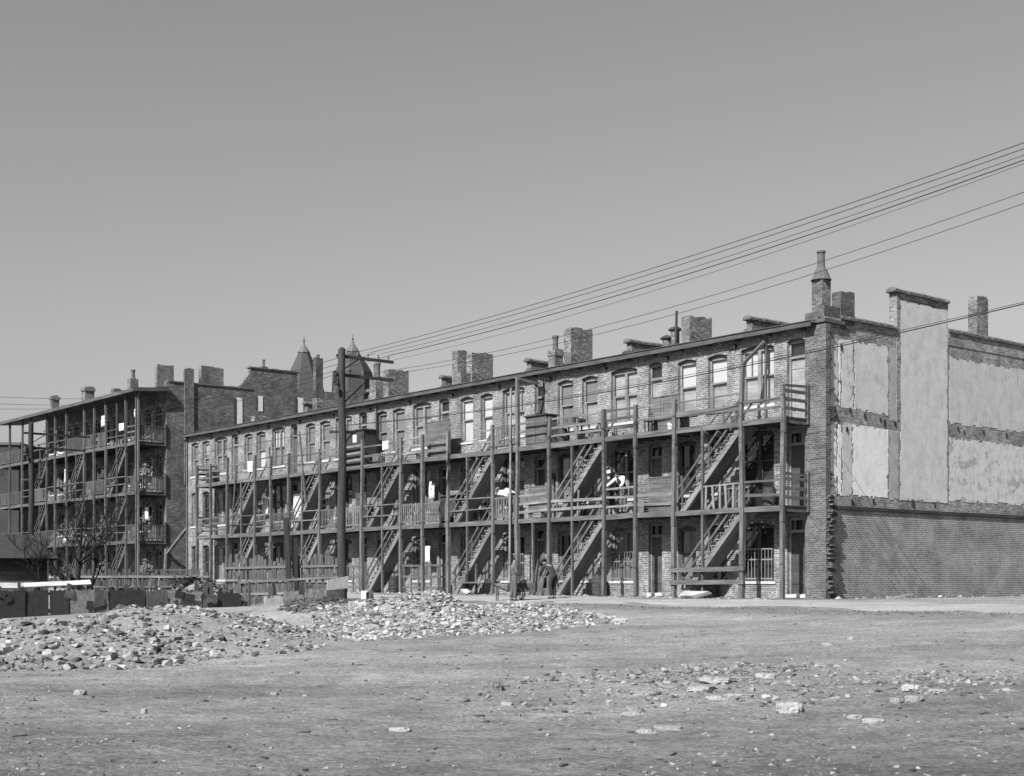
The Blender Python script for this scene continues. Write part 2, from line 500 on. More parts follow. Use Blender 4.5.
def window_proto(w, h, up, low, double, dark, muntin=False, drop=.52):
    """meshes for a window whose opening is w wide, h high (to the spring of the arch); origin at the sill centre, outside face at y=0"""
    key = (round(w, 2), round(h, 2), up, low, double, dark, muntin, drop)
    if key in CACHE: return CACHE[key]
    fm = M['frame_dk'] if dark else M['frame']
    x0, x1 = -w / 2, w / 2; rise = .09 if not double else .11
    f = MB(); y0, y1 = REV, REV + .06
    st = .065
    f.box(x0, x0 + st, y0, y1, 0, h); f.box(x1 - st, x1, y0, y1, 0, h)
    f.box(x0 + st, x1 - st, y0 + .002, y1, 0, .07)
    # arched filler board at the head
    a = arc(x0, x1, h, rise - .003)
    f.poly([(x0, y0 + .01, h)] + [(x, y0 + .01, z) for x, z in a[1:-1]] + [(x1, y0 + .01, h)])
    f.box(x0 + st, x1 - st, y0 - .01, y1, h - .09, h)
    mid = h * .52
    lights = [(x0 + st, x1 - st)]
    if double:
        f.box(-.07, .07, y0 - .012, y1, .07, h - .09)
        lights = [(x0 + st, -.07), (.07, x1 - st)]
    p = MB(); b1 = MB(); b2 = MB()
    for (a0, a1) in lights:
        f.box(a0, a1, y0 + .004, y1 + .02, mid - .03, mid + .03)
        f.box(a0, a0 + .04, y0 + .03, y1 + .02, .07, mid - .03); f.box(a1 - .04, a1, y0 + .03, y1 + .02, .07, mid - .03)
        if muntin:
            c = (a0 + a1) / 2
            f.box(c - .015, c + .015, y0 + .01, y1 - .005, mid + .03, h - .09)
        p.poly([(a0, y1 - .015, .07), (a1, y1 - .015, .07), (a1, y1 - .015, h - .09), (a0, y1 - .015, h - .09)])
        b1.box(a0, a1, y1 + .03, y1 + .04, h * (drop + (.06 if a0 > 0 and double and drop != .52 else 0)), h)
        b2.box(a0, a1, y1 + .045, y1 + .06, .0, h * drop + .08)
    s = MB(); s.box(x0 - .08, x1 + .08, -.05, REV + .02, -.1, 0)
    li = MB()
    pr = MB()
    aa = arc(x0 - .02, x1 + .02, h, rise); bb = arc(x0 - .12, x1 + .12, h + .21, rise)
    for (p0, p1, q0, q1) in zip(aa, aa[1:], bb, bb[1:]):
        li.poly([(p0[0], -.018, p0[1] + .004), (p1[0], -.018, p1[1] + .004), (q1[0], -.018, q1[1]), (q0[0], -.018, q0[1])])
        li.poly([(q0[0], -.018, q0[1]), (q1[0], -.018, q1[1]), (q1[0], .01, q1[1]), (q0[0], .01, q0[1])])
        li.poly([(p0[0], -.018, p0[1] + .004), (p1[0], -.018, p1[1] + .004), (p1[0], .01, p1[1] + .004), (p0[0], .01, p0[1] + .004)])
    r = dict(window=f.mesh('window', fm), pane=p.mesh('pane', M['glass'], recalc=False), blind=b1.mesh('blind', M[up]), curtain=b2.mesh('curtain', M[low]),
             sill=s.mesh('sill', M['sill']), lintel=li.mesh('lintel', M['brick_yard']))
    CACHE[key] = r
    return r


def add_window(parent, s, z, **kw):
    r = window_proto(**kw)
    o = link('window', r['window'], parent, (-s, 0, z))
    for nm in ('pane', 'blind', 'curtain', 'sill', 'lintel'): link(nm, r[nm], o)
    return o


def door_proto(w, h, leaf, kind):
    key = ('d', round(w, 2), round(h, 2), leaf, kind)
    if key in CACHE: return CACHE[key]
    x0, x1 = -w / 2, w / 2; y0, y1 = REV, REV + .06
    f = MB(); st = .06; tz = min(2.12, h - .45)
    f.box(x0, x0 + st, y0, y1, 0, h); f.box(x1 - st, x1, y0, y1, 0, h)
    a = arc(x0, x1, h, .085)
    f.poly([(x0, y0 + .01, h)] + [(x, y0 + .01, z) for x, z in a[1:-1]] + [(x1, y0 + .01, h)])
    f.box(x0 + st, x1 - st, y0 - .01, y1, h - .07, h)
    f.box(x0 + st, x1 - st, y0 - .015, y1, tz, tz + .1)
    f.box(x0 + st, x1 - st, y0 + .005, y1 + .05, 0, .03)
    p = MB(); p.poly([(x0 + st, y1 - .01, tz + .1), (x1 - st, y1 - .01, tz + .1), (x1 - st, y1 - .01, h - .07), (x0 + st, y1 - .01, h - .07)])
    b = MB(); b.box(x0 + st, x1 - st, y1 + .03, y1 + .04, tz + .05, h)
    l = MB()
    lx0, lx1 = x0 + st + .004, x1 - st - .004
    if kind == 'plank':
        n = 5
        for i in range(n):
            q0 = lx0 + (lx1 - lx0) * i / n; q1 = lx0 + (lx1 - lx0) * (i + 1) / n
            l.box(q0 + .003, q1 - .003, y1 + .001, y1 + .04, .035, tz - .004)
        for zz in (.35, tz - .35): l.box(lx0 + .01, lx1 - .01, y1 - .018, y1 + .003, zz, zz + .1)
        l.box(lx0, lx1, y1 + .03, y1 + .045, .035, tz - .004)
    else:
        l.box(lx0, lx1, y1 + .02, y1 + .045, .035, tz - .004)
        for (q0, q1) in ((lx0, lx0 + .1), (lx1 - .1, lx1)): l.box(q0, q1, y1, y1 + .022, .035, tz - .004)
        for (zz, hh) in ((.04, .2), (.9, .16), (tz - .15, .14)): l.box(lx0 + .1, lx1 - .1, y1 + .001, y1 + .022, zz, zz + hh)
        l.box(-.035, .035, y1 + .002, y1 + .022, .24, .9)
    kn = MB(); kn.lathe([(.0, -.03), (.022, -.025), (.03, 0), (.02, .02), (.0, .025)], 8, (lx1 - .07, y1 - .02, .98))
    s = MB(); s.box(x0 - .05, x1 + .05, -.06, REV + .05, -.12, -.002)
    li = MB()
    aa = arc(x0 - .02, x1 + .02, h, .085); bb = arc(x0 - .12, x1 + .12, h + .21, .085)
    for (p0, p1, q0, q1) in zip(aa, aa[1:], bb, bb[1:]):
        li.poly([(p0[0], -.018, p0[1] + .004), (p1[0], -.018, p1[1] + .004), (q1[0], -.018, q1[1]), (q0[0], -.018, q0[1])])
        li.poly([(q0[0], -.018, q0[1]), (q1[0], -.018, q1[1]), (q1[0], .01, q1[1]), (q0[0], .01, q0[1])])
    r = dict(door=l.mesh('door', M[leaf]), door_frame=f.mesh('door_frame', M['frame']), pane=p.mesh('pane', M['glass'], recalc=False), blind=b.mesh('blind', M['b_dark']),
             knob=kn.mesh('knob', M['iron']), sill=s.mesh('sill', M['sill']), lintel=li.mesh('lintel', M['brick_yard']))
    CACHE[key] = r
    return r


def add_door(parent, s, z, **kw):
    r = door_proto(**kw)
    o = link('door', r['door'], parent, (-s, 0, z))
    for nm in ('door_frame', 'pane', 'blind', 'knob', 'sill', 'lintel'): link(nm, r[nm], o)
    return o


def facade(mb, s_lo, s_hi, bands, openings, top):
    """openings: (s0,s1,z0,zspring,rise) ; bands: list of floor z splits. Front skin at b=0 with reveals REV deep."""
    for (zb, zt) in bands:
        ops = sorted([o for o in openings if zb - .01 <= o[2] < zt])
        cur = s_lo
        for (s0, s1, z0, zs, rise) in ops:
            mb.poly([(-cur, 0, zb), (-s0, 0, zb), (-s0, 0, zt), (-cur, 0, zt)])
            if z0 > zb + 1e-4: mb.poly([(-s0, 0, zb), (-s1, 0, zb), (-s1, 0, z0), (-s0, 0, z0)])
            a = arc(s0, s1, zs, rise)
            for (p, q) in zip(a, a[1:]):
                mb.poly([(-p[0], 0, p[1]), (-q[0], 0, q[1]), (-q[0], 0, zt), (-p[0], 0, zt)])
                mb.poly([(-p[0], 0, p[1]), (-q[0], 0, q[1]), (-q[0], REV + .2, q[1]), (-p[0], REV + .2, p[1])])
            for ss in (s0, s1):
                mb.poly([(-ss, 0, z0), (-ss, REV + .2, z0), (-ss, REV + .2, zs), (-ss, 0, zs)])
            mb.poly([(-s0, 0, z0), (-s1, 0, z0), (-s1, REV + .2, z0), (-s0, REV + .2, z0)])
            # dark room behind the opening
            mb.poly([(-s0 + .05, REV + .2, z0 - .05), (-s1 - .05, REV + .2, z0 - .05), (-s1 - .05, REV + .2, zs + .2), (-s0 + .05, REV + .2, zs + .2)])
            cur = s1
        mb.poly([(-cur, 0, zb), (-s_hi, 0, zb), (-s_hi, 0, zt), (-cur, 0, zt)])


# ------------------------------------------------------------------ the long brick tenement
WLIST = [(0.88, 1.65), (2.23, 3.73), (4.38, 5.30), (5.89, 6.80), (7.63, 8.35), (8.97, 10.43), (11.20, 12.12), (12.66, 13.59), (14.41, 15.08),
         (15.74, 17.22), (17.91, 18.76), (19.30, 20.22), (21.08, 21.85), (22.47, 23.91), (24.61, 25.57), (26.08, 26.95), (27.83, 28.55),
         (29.19, 30.72), (31.26, 32.23), (32.73, 33.63), (34.50, 35.23), (35.82, 37.22), (37.94, 38.95), (39.40, 40.33), (41.09, 41.87),
         (42.41, 43.96), (44.59, 45.48), (46.00, 46.92)]
# blinds on the third storey, from the near end (upper, lower)
UP3 = [None, ('b_white', 'b_light'), ('b_white', 'b_light'), ('b_white', 'b_light'), None, ('b_light', 'b_light'), ('b_mid', 'b_light'), ('b_mid', 'b_mid'), None,
       ('b_light', 'b_light'), ('b_white', 'b_white'), ('b_white', 'b_white'), None, ('b_mid', 'b_light'), ('b_mid', 'b_mid'), ('b_mid', 'b_mid'), None,
       ('b_mid', 'b_light'), ('b_mid', 'b_mid'), ('b_mid', 'b_mid'), None, ('b_white', 'b_mid'), ('b_mid', 'b_white'), ('b_mid', 'b_mid'), None,
       ('b_grey', 'b_mid'), ('b_light', 'b_mid'), ('b_mid', 'b_mid')]
FL = [0.14, 3.13, 6.12]
LEN = 47.52
house = thing('brick_tenement', 'long three storey brick tenement row behind the sunlit back porches', 'building', (C0[0], C0[1], 0), TH)
ops = []
for i, (s0, s1) in enumerate(WLIST):
    kind = i % 4
    for fl, z in enumerate(FL):
        if kind == 0:
            hs = 2.70 if fl == 2 else 2.62
            ops.append((s0, s1, z, z + hs, .085))
            leaf = random.choice(['door', 'frame_dk', 'door_lt'] if fl == 2 else ['door', 'frame_dk', 'frame_dk']) if not (i == 0 and fl == 2) else 'door_lt'  # lower floors draw darker leaves, porch shade put into the door colour
            add_door(house, (s0 + s1) / 2, z, w=.75, h=hs, leaf=leaf, kind=random.choice(['plank', 'panel'])).scale.x = (s1 - s0) / .75
        else:
            dbl = kind == 1
            zsill = z + .66; h = 1.93 if not dbl else 2.0
            if fl == 0: zsill = z + .45; h = 1.95
            ops.append((s0, s1, zsill, zsill + h, .11 if dbl else .09))
            if fl == 2: up, low = UP3[i]
            else:
                up, low = random.choice([('b_mid', 'b_mid'), ('b_grey', 'b_mid'), ('b_light', 'b_mid'), ('b_dark', 'b_light'), ('b_dark', 'b_dark')])
            w = 1.5 if dbl else .92
            add_window(house, (s0 + s1) / 2, zsill, w=w, h=h, up=up, low=low, double=dbl, dark=(fl < 2 and random.random() < .5), muntin=(fl == 2 and i in (1, 9, 21)), drop=.52 if i in (1, 2, 3, 10, 11) else random.choice([.52, .40, .63, .52])).scale.x = (s1 - s0) / w
f = MB()
facade(f, 0, LEN, [(-.6, 3.08), (3.08, 6.08), (6.08, 9.26)], ops, 9.26)
f.build('wall', M['brick_yard'], house, recalc=False)
# barred guards over some ground floor windows
for s0, s1 in ((2.25, 3.72), (8.98, 10.42), (15.75, 17.2)):
    gd = MB()
    n = 9
    for i in range(n + 1):
        x = s0 + .05 + (s1 - s0 - .1) * i / n
        gd.beam((-x, -.03, .62), (-x, -.03, 1.75), .022, .022)
    for z in (.68, 1.35, 1.72): gd.beam((-s0, -.03, z), (-s1, -.03, z), .03, .045)
    gd.build('window_guard', M['wood_lt'], house)

# end wall with the ghost of the demolished neighbour
EB = 15.0
f = MB()
f.sbox(.06, .36, .004, EB, -.6, 3.02)
f.build('end_wall', M['brick_end'], house)
f = MB()
f.sbox(.10, .36, .004, EB, 3.02, 9.3)
f.build('upper_end_wall', M['brick_band'], house)
f = MB()
f.sbox(LEN - .3, LEN - .004, .01, EB, -.6, 9.4)
f.sbox(.36, LEN - .3, EB - .3, EB, -.6, 9.4)
f.build('rear_wall', M['brick_far'], house)
f = MB()
x = .22
while x < EB:
    L = random.uniform(1.6, 3.0)
    f.sbox(.0, .10, x, min(x + L - .01, EB), 3.03 + random.uniform(-.008, .008), 3.14 + random.uniform(-.01, .01)); x += L
f.build('ledge', M['wood_dk'], house)
# front return pier (finished brick) and the jagged toothing where the next house was bonded in
f = MB()
f.sbox(-.012, .85, -.03, .2, -.6, 9.25)
f.build('corner_pier', M['brick_pier'], house)
f = MB(); f.sbox(.012, .07, .19, .24, -.3, 9.1)
z = -.1; i = 0
while z < 9.0:
    prob = .95 if z < 4.2 else .4
    if random.random() < (prob if z < 3.5 else .3):
        L = random.choice([.03, .06, .10, .14, .18]) if z < 3.5 else random.choice([-.02, .0, .01, .02])
        d0 = random.choice([0, .06, .11]); d1 = d0 + random.choice([.11, .2, .25, .34]); L *= 1.3
        f.sbox(-L, .07, d0, d1, z, z + .066)
        if z < 4.2 and random.random() < .6:
            f.sbox(-L * .5, .07, d1, d1 + .12, z + .01, z + .06)
    z += .072; i += 1
f.build('broken_brick_edge', M['brick_dark'], house)
# plaster panels left on the end wall: b0,b1,z0a,z1a (at b0), z0b,z1b(at b1), material, thickness
PAN = [(.30, .72, 3.50, 5.98, 3.50, 5.97, 'plaster_white', .020), (.74, .98, 3.50, 5.98, 3.50, 5.97, 'plaster_white', .030), (1.0, 1.55, 3.5, 6.0, 3.5, 5.98, 'plaster_grey', .026),
       (1.58, 3.62, 3.50, 5.98, 3.47, 5.92, 'plaster_white', .026), (3.70, 4.22, 3.45, 5.93, 3.45, 5.92, 'plaster_strip', .022),
       (.30, .76, 6.50, 8.78, 6.50, 8.80, 'plaster_grey', .022), (.78, .92, 6.5, 8.8, 6.5, 8.8, 'plaster_white', .03), (.94, 1.64, 6.50, 8.82, 6.50, 8.84, 'plaster_stain', .024),
       (1.67, 3.62, 6.49, 8.84, 6.42, 8.88, 'plaster_big', .024), (3.70, 4.22, 6.25, 8.86, 6.25, 8.84, 'plaster_strip', .022),
       (7.36, 15.0, 3.55, 5.90, 3.55, 5.90, 'plaster_stain', .024), (7.36, 15.0, 6.40, 8.86, 6.40, 8.90, 'plaster_grey', .024)]
def ragged(b0, b1, z0, z1, z0b, z1b, xo, mat, seed, rag=.10, holes=.0):
    # plaster skin broken away along its edges, 2 cm thick
    ny = max(5, int((b1 - b0) / .055)); nz = int((z1 - z0) / .06)
    Y, Z = np.meshgrid(np.linspace(0, 1, ny + 1), np.linspace(0, 1, nz + 1))
    bm = bmesh.new(); vs = {}

    def vert(i, j):
        if (i, j) not in vs:
            q = i / ny; y = b0 + (b1 - b0) * q; lo = z0 + (z0b - z0) * q; hi = z1 + (z1b - z1) * q
            z = lo + (hi - lo) * j / nz
            n1, n2 = vnoise(np.array([y * 9 + seed]), np.array([z * 9]), seed)[0] - .5, vnoise(np.array([y * 9]), np.array([z * 9 + seed]), seed + 7)[0] - .5
            vs[i, j] = bm.verts.new((xo, min(max(y + n1 * .03, b0), b1), z + n2 * .035))
        return vs[i, j]
    for i in range(ny):
        for j in range(nz):
            y = (i + .5) / ny * (b1 - b0); z = (j + .5) / nz * (z1 - z0)
            d = min(y, b1 - b0 - y, z, z1 - z0 - z)
            n = vnoise(np.array([(b0 + y) * 4.2]), np.array([(z0 + z) * 4.2]), seed + 3)[0] * .65 + vnoise(np.array([(b0 + y) * 13]), np.array([(z0 + z) * 13]), seed + 4)[0] * .35
            if d < rag * max(0, n - .38) * 3.2: continue
            if holes and n > 1 - holes and d > .02: continue
            bm.faces.new([vert(i, j), vert(i + 1, j), vert(i + 1, j + 1), vert(i, j + 1)])
    bmesh.ops.recalc_face_normals(bm, faces=bm.faces)
    if bm.faces[:] and bm.faces[:][0].normal.x < 0: bmesh.ops.reverse_faces(bm, faces=bm.faces)
    r_ = bmesh.ops.extrude_face_region(bm, geom=bm.faces[:])
    for v in r_['geom']:
        if isinstance(v, bmesh.types.BMVert): v.co.x -= .03
    bmesh.ops.recalc_face_normals(bm, faces=bm.faces)
    uvl = bm.loops.layers.uv.new('UVMap')
    for f_ in bm.faces:
        for lp in f_.loops: lp[uvl].uv = (lp.vert.co.y + seed * 1.3, lp.vert.co.z)
    m = bpy.data.meshes.new('plaster_panel'); bm.to_mesh(m); bm.free(); m.materials.append(mat)
    return link('plaster_panel', m, house)


for q, (b0, b1, z0, z1, z0b, z1b, mt, t) in enumerate(PAN):
    ragged(b0, b1, z0, z1, z0b, z1b, -.10 + t * .35, M[mt], q + 2, .055 if q not in (4, 9) else .035, .10 if mt == 'plaster_stain' else .02)
# broken joist ends left in the wall
for (b_, z_) in ((.55, 6.32), (.62, 6.12), (1.38, 6.38), (2.2, 6.25), (3.1, 6.2), (3.35, 6.05), (3.95, 6.1), (5.0, 3.3), (7.9, 6.2), (8.3, 6.1), (9.6, 6.2), (11.2, 6.18), (.9, 8.45), (1.2, 5.7), (2.7, 3.3), (1.5, 3.25), (6.4, 3.3)):
    f = MB(); f.sbox(.075 - random.uniform(0, .03), .12, b_, b_ + .07, z_, z_ + random.uniform(.1, .22)); f.build('joist_stub', M['wood_black'], house)
# tall plastered breast with its coping
f = MB()
f.sbox(.36, .092, 4.31, 7.27, 3.46, 10.62)
f.build('chimney_breast', M['brick_band'], house)
ragged(4.32, 7.25, 3.48, 10.60, 3.46, 10.60, -.0865, M['plaster_big'], 41, .04, .015)


def parapet(s, end=False):
    """party wall above the roof at s (.3 thick), stepped, with tile coping"""
    f = MB()
    t0, t1 = s + .0, s + .3
    if end: t0, t1 = .08, .36
    f.sbox(t0, t1, .02 if end else 2.2, 4.1, 9.3, 9.5)
    f.sbox(t0, t1, 4.1, 7.27, 9.3, 10.83) if not end else f.sbox(.08, .352, 4.1, 4.298, 6.3, 10.83)
    if end: f.sbox(.075, .352, 4.30, 7.27, 10.623, 10.83); f.sbox(.36, .40, 4.1, 7.27, 9.3, 10.83)
    f.sbox(t0, t1, 7.27, EB, 9.3, 9.78)
    o = f.build('parapet', M['brick_band'] if end else M['brick_chimney'], house)
    def cop(b0, b1, z, r):
        c = MB()
        b = b0
        while b < b1 - .05:
            e = min(b + .42, b1)
            zj = z + random.uniform(-.012, .012)
            n = 6
            for i in range(n):
                a0 = PI * i / n; a1 = PI * (i + 1) / n
                xa, za = -(t0 + t1) / 2 + r * math.cos(a0), zj + .10 * math.sin(a0); xb, zb = -(t0 + t1) / 2 + r * math.cos(a1), zj + .10 * math.sin(a1)
                c.poly([(xa, b, za + .03), (xb, b, zb + .03), (xb, e, zb), (xa, e, za)])
                c.poly([(xa, b, za + .03), (xb, b, zb + .03), (xb, b, zj - .05), (xa, b, zj - .05)])
            c.sbox((t0 + t1) / 2 - r, (t0 + t1) / 2 + r, b, e - .01, zj - .05, zj)
            b = e
        link('coping', c.mesh('coping', M['tile']), o)
    cop(3.95, 7.34, 10.88, .22)
    cop(7.3, EB, 9.83, .2)
    cop(.9 if end else 2.2, 4.05, 9.55, .22)


for kx in range(7):
    parapet(6.72 * kx + (0 if kx == 0 else 0.0), end=(kx == 0))
# flashing triangles beside the parapets (roofing run up the wall)
for kx in range(1, 7):
    s = 6.72 * kx
    f = MB()
    P = [(-s - .31, 3.2, 9.42), (-s - .31, 4.3, 10.7), (-s - .31, 7.2, 10.75), (-s - .31, 7.6, 9.5), (-s - 1.1, 3.2, 9.42), (-s - 1.1, 7.6, 9.5)]
    f.poly([P[0], P[1], P[4]]); f.poly([P[1], P[2], P[5], P[4]]); f.poly([P[2], P[3], P[5]])
    f.build('roof_flashing', M['roof'], house)
# roof and eaves
f = MB()
f.poly([(-.36, -.30, 9.30), (-LEN, -.30, 9.30), (-LEN, EB - .3, 9.55), (-.36, EB - .3, 9.55)])
f.poly([(-.36, -.30, 9.26), (-LEN, -.30, 9.26), (-LEN, EB - .3, 9.26), (-.36, EB - .3, 9.26)])
roof = f.build('roof', M['roof'], house)
f = MB()
s = .38
while s < LEN:
    e = min(s + random.uniform(3.2, 4.6), LEN)
    f.sbox(s, e - .008, -.36, -.305, 9.17 + random.uniform(-.008, .008), 9.34)
    s = e
for i in range(34): f.sbox(.9 + i * 1.4, 1.0 + i * 1.4, -.30, -.002, 9.14, 9.25)
f.sbox(.38, LEN, -.40, -.22, 9.345, 9.372)
link('fascia', f.mesh('fascia', M['fascia']), roof)
f = MB(); f.sbox(-.02, .38, -.1, 1.0, 9.3, 9.42); f.sbox(.30, .5, -.05, .9, 9.42, 9.5)
f.build('roof_flashing', M['roof'], house)


def chimney(parent, s0, s1, b0, b1, z0, z1, mat='brick_chimney', cap=True, pots=(), rim=.0):
    f = MB()
    f.sbox(s0, s1, b0, b1, z0, z1)
    if rim:
        f.sbox(s0 - rim, s1 + rim, b0 - rim, b1 + rim, z1 - .26, z1 - .07)
    if cap:
        # uneven broken top courses
        y = b0
        while y < b1 - .02:
            e = min(y + .22, b1)
            if random.random() < .6: f.sbox(s0 + .002, s1 - .002, y + .004, e - .004, z1, z1 + random.choice([.03, .066, .07]))
            y = e
    o = f.build('chimney', M[mat], parent)
    for (s, b, r, h) in pots:
        p = MB(); p.lathe([(r * 1.25, 0), (r * 1.2, .08), (r, .12), (r * .92, h * .6), (r * 1.05, h - .1), (r * 1.2, h - .08), (r * 1.2, h), (r * .8, h)], 12, (-s, b, z1 - .02))
        link('chimney_pot', p.mesh('chimney_pot', M['pot']), o)
    return o


# near corner: tall pot stack, square stack, low linking wall
c = chimney(house, .42, .86, .33, .80, 9.2, 10.86, cap=False)
p = MB()
p.lathe([(.36, 0), (.33, .05), (.30, .10), (.20, .36), (.15, .42), (.13, .5), (.125, .92), (.155, .94), (.155, 1.0), (.09, 1.0)], 12, (-.64, .56, 10.86))
link('chimney_pot', p.mesh('chimney_pot', M['pot']), c)
chimney(house, .06, .44, .88, 1.64, 9.2, 10.42, 'brick_dark', pots=())
f = MB(); f.sbox(.09, .40, .02, .878, 9.3, 9.88); f.sbox(.40, .9, .02, .33, 9.3, 9.7)
f.build('parapet', M['brick_dark'], house)
for kx, top, pk in ((1, 10.6, None), (2, 11.1, 'pot'), (3, 10.95, 'plain'), (4, 10.95, 'pots'), (5, 10.2, None), (6, 9.9, None)):
    s0 = 6.72 * kx + .18
    chimney(house, s0, s0 + .44, .75, 1.97, 9.2, top)
    if pk == 'pot':
        chimney(house, s0 + .5, s0 + .93, .3, .75, 9.2, 10.25, pots=((s0 + .72, .52, .12, .62),), rim=.03)
    if pk == 'plain':
        chimney(house, s0 + .55, s0 + .98, .35, .9, 9.2, 11.05)
        f = MB(); f.sbox(s0 + .1, s0 + .6, .2, .75, 9.3, 10.0); f.build('parapet', M['brick_chimney'], house)
    if pk == 'pots':
        chimney(house, s0 + .45, s0 + 1.0, .3, .9, 9.2, 10.6, pots=((s0 + .58, .5, .13, .75), (s0 + .86, .6, .13, .72)))
for (s, b, z0, z1, r) in ((8.15, .8, 9.3, 10.0, .17), (7.62, .7, 9.3, 10.25, .17), (10.1, .6, 9.3, 9.66, .15), (16.05, .6, 9.3, 9.62, .15), (21.95, .6, 9.3, 9.6, .15), (29.4, .7, 9.3, 9.6, .15), (36.2, .7, 9.3, 9.6, .15)):
    f = MB(); f.lathe([(r, z0), (r, z1 - .12)], 12, (-s, b, 0))
    o = f.build('roof_vent', M['metal' if r < .16 else 'brick_chimney'], house)
    f = MB(); f.lathe([(r * 1.55, z1 - .1), (r * 1.6, z1 - .06), (r * .9, z1 + .02), (.0, z1 + .07)], 12, (-s, b, 0))
    for a in range(4): f.beam((-s + r * .8 * math.cos(a * PI / 2), b + r * .8 * math.sin(a * PI / 2), z1 - .14), (-s + r * .8 * math.cos(a * PI / 2), b + r * .8 * math.sin(a * PI / 2), z1 - .08), .02, .02)
    link('vent_cap', f.mesh('vent_cap', M['iron']), o)
f = MB(); f.beam((-7.45, .55, 9.3), (-7.40, .55, 10.85), .07, .07); f.build('roof_pipe', M['iron'], house)
f = MB(); f.beam((-5.6, .9, 9.3), (-4.2, 1.2, 9.42), .3, .25); f.build('roof_flashing', M['roof'], house)
chimney(house, .12, .5, 9.25, 10.0, 9.2, 11.35)
# stove pipe heads low on the roof edge, rain leaders
for s in (LEN - .12, 26.9):
    f = MB()
    if s > 40:
        f.tube([(-s, -.07, 9.15), (-s, -.07, .2)], [.05, .05], 8)
    else:
        f.tube([(-s, -.1, 9.12), (-s, -.1, 6.2)], [.045, .045], 8)
    f.build('rain_leader', M['metal'], house)
# iron wall anchors / electrical brackets under the eaves
for i in range(14):
    f = MB(); s = 3.9 + i * 3.36
    f.sbox(s, s + .1, -.14, -.001, 8.93, 9.05); f.build('wall_bracket', M['iron'], house)

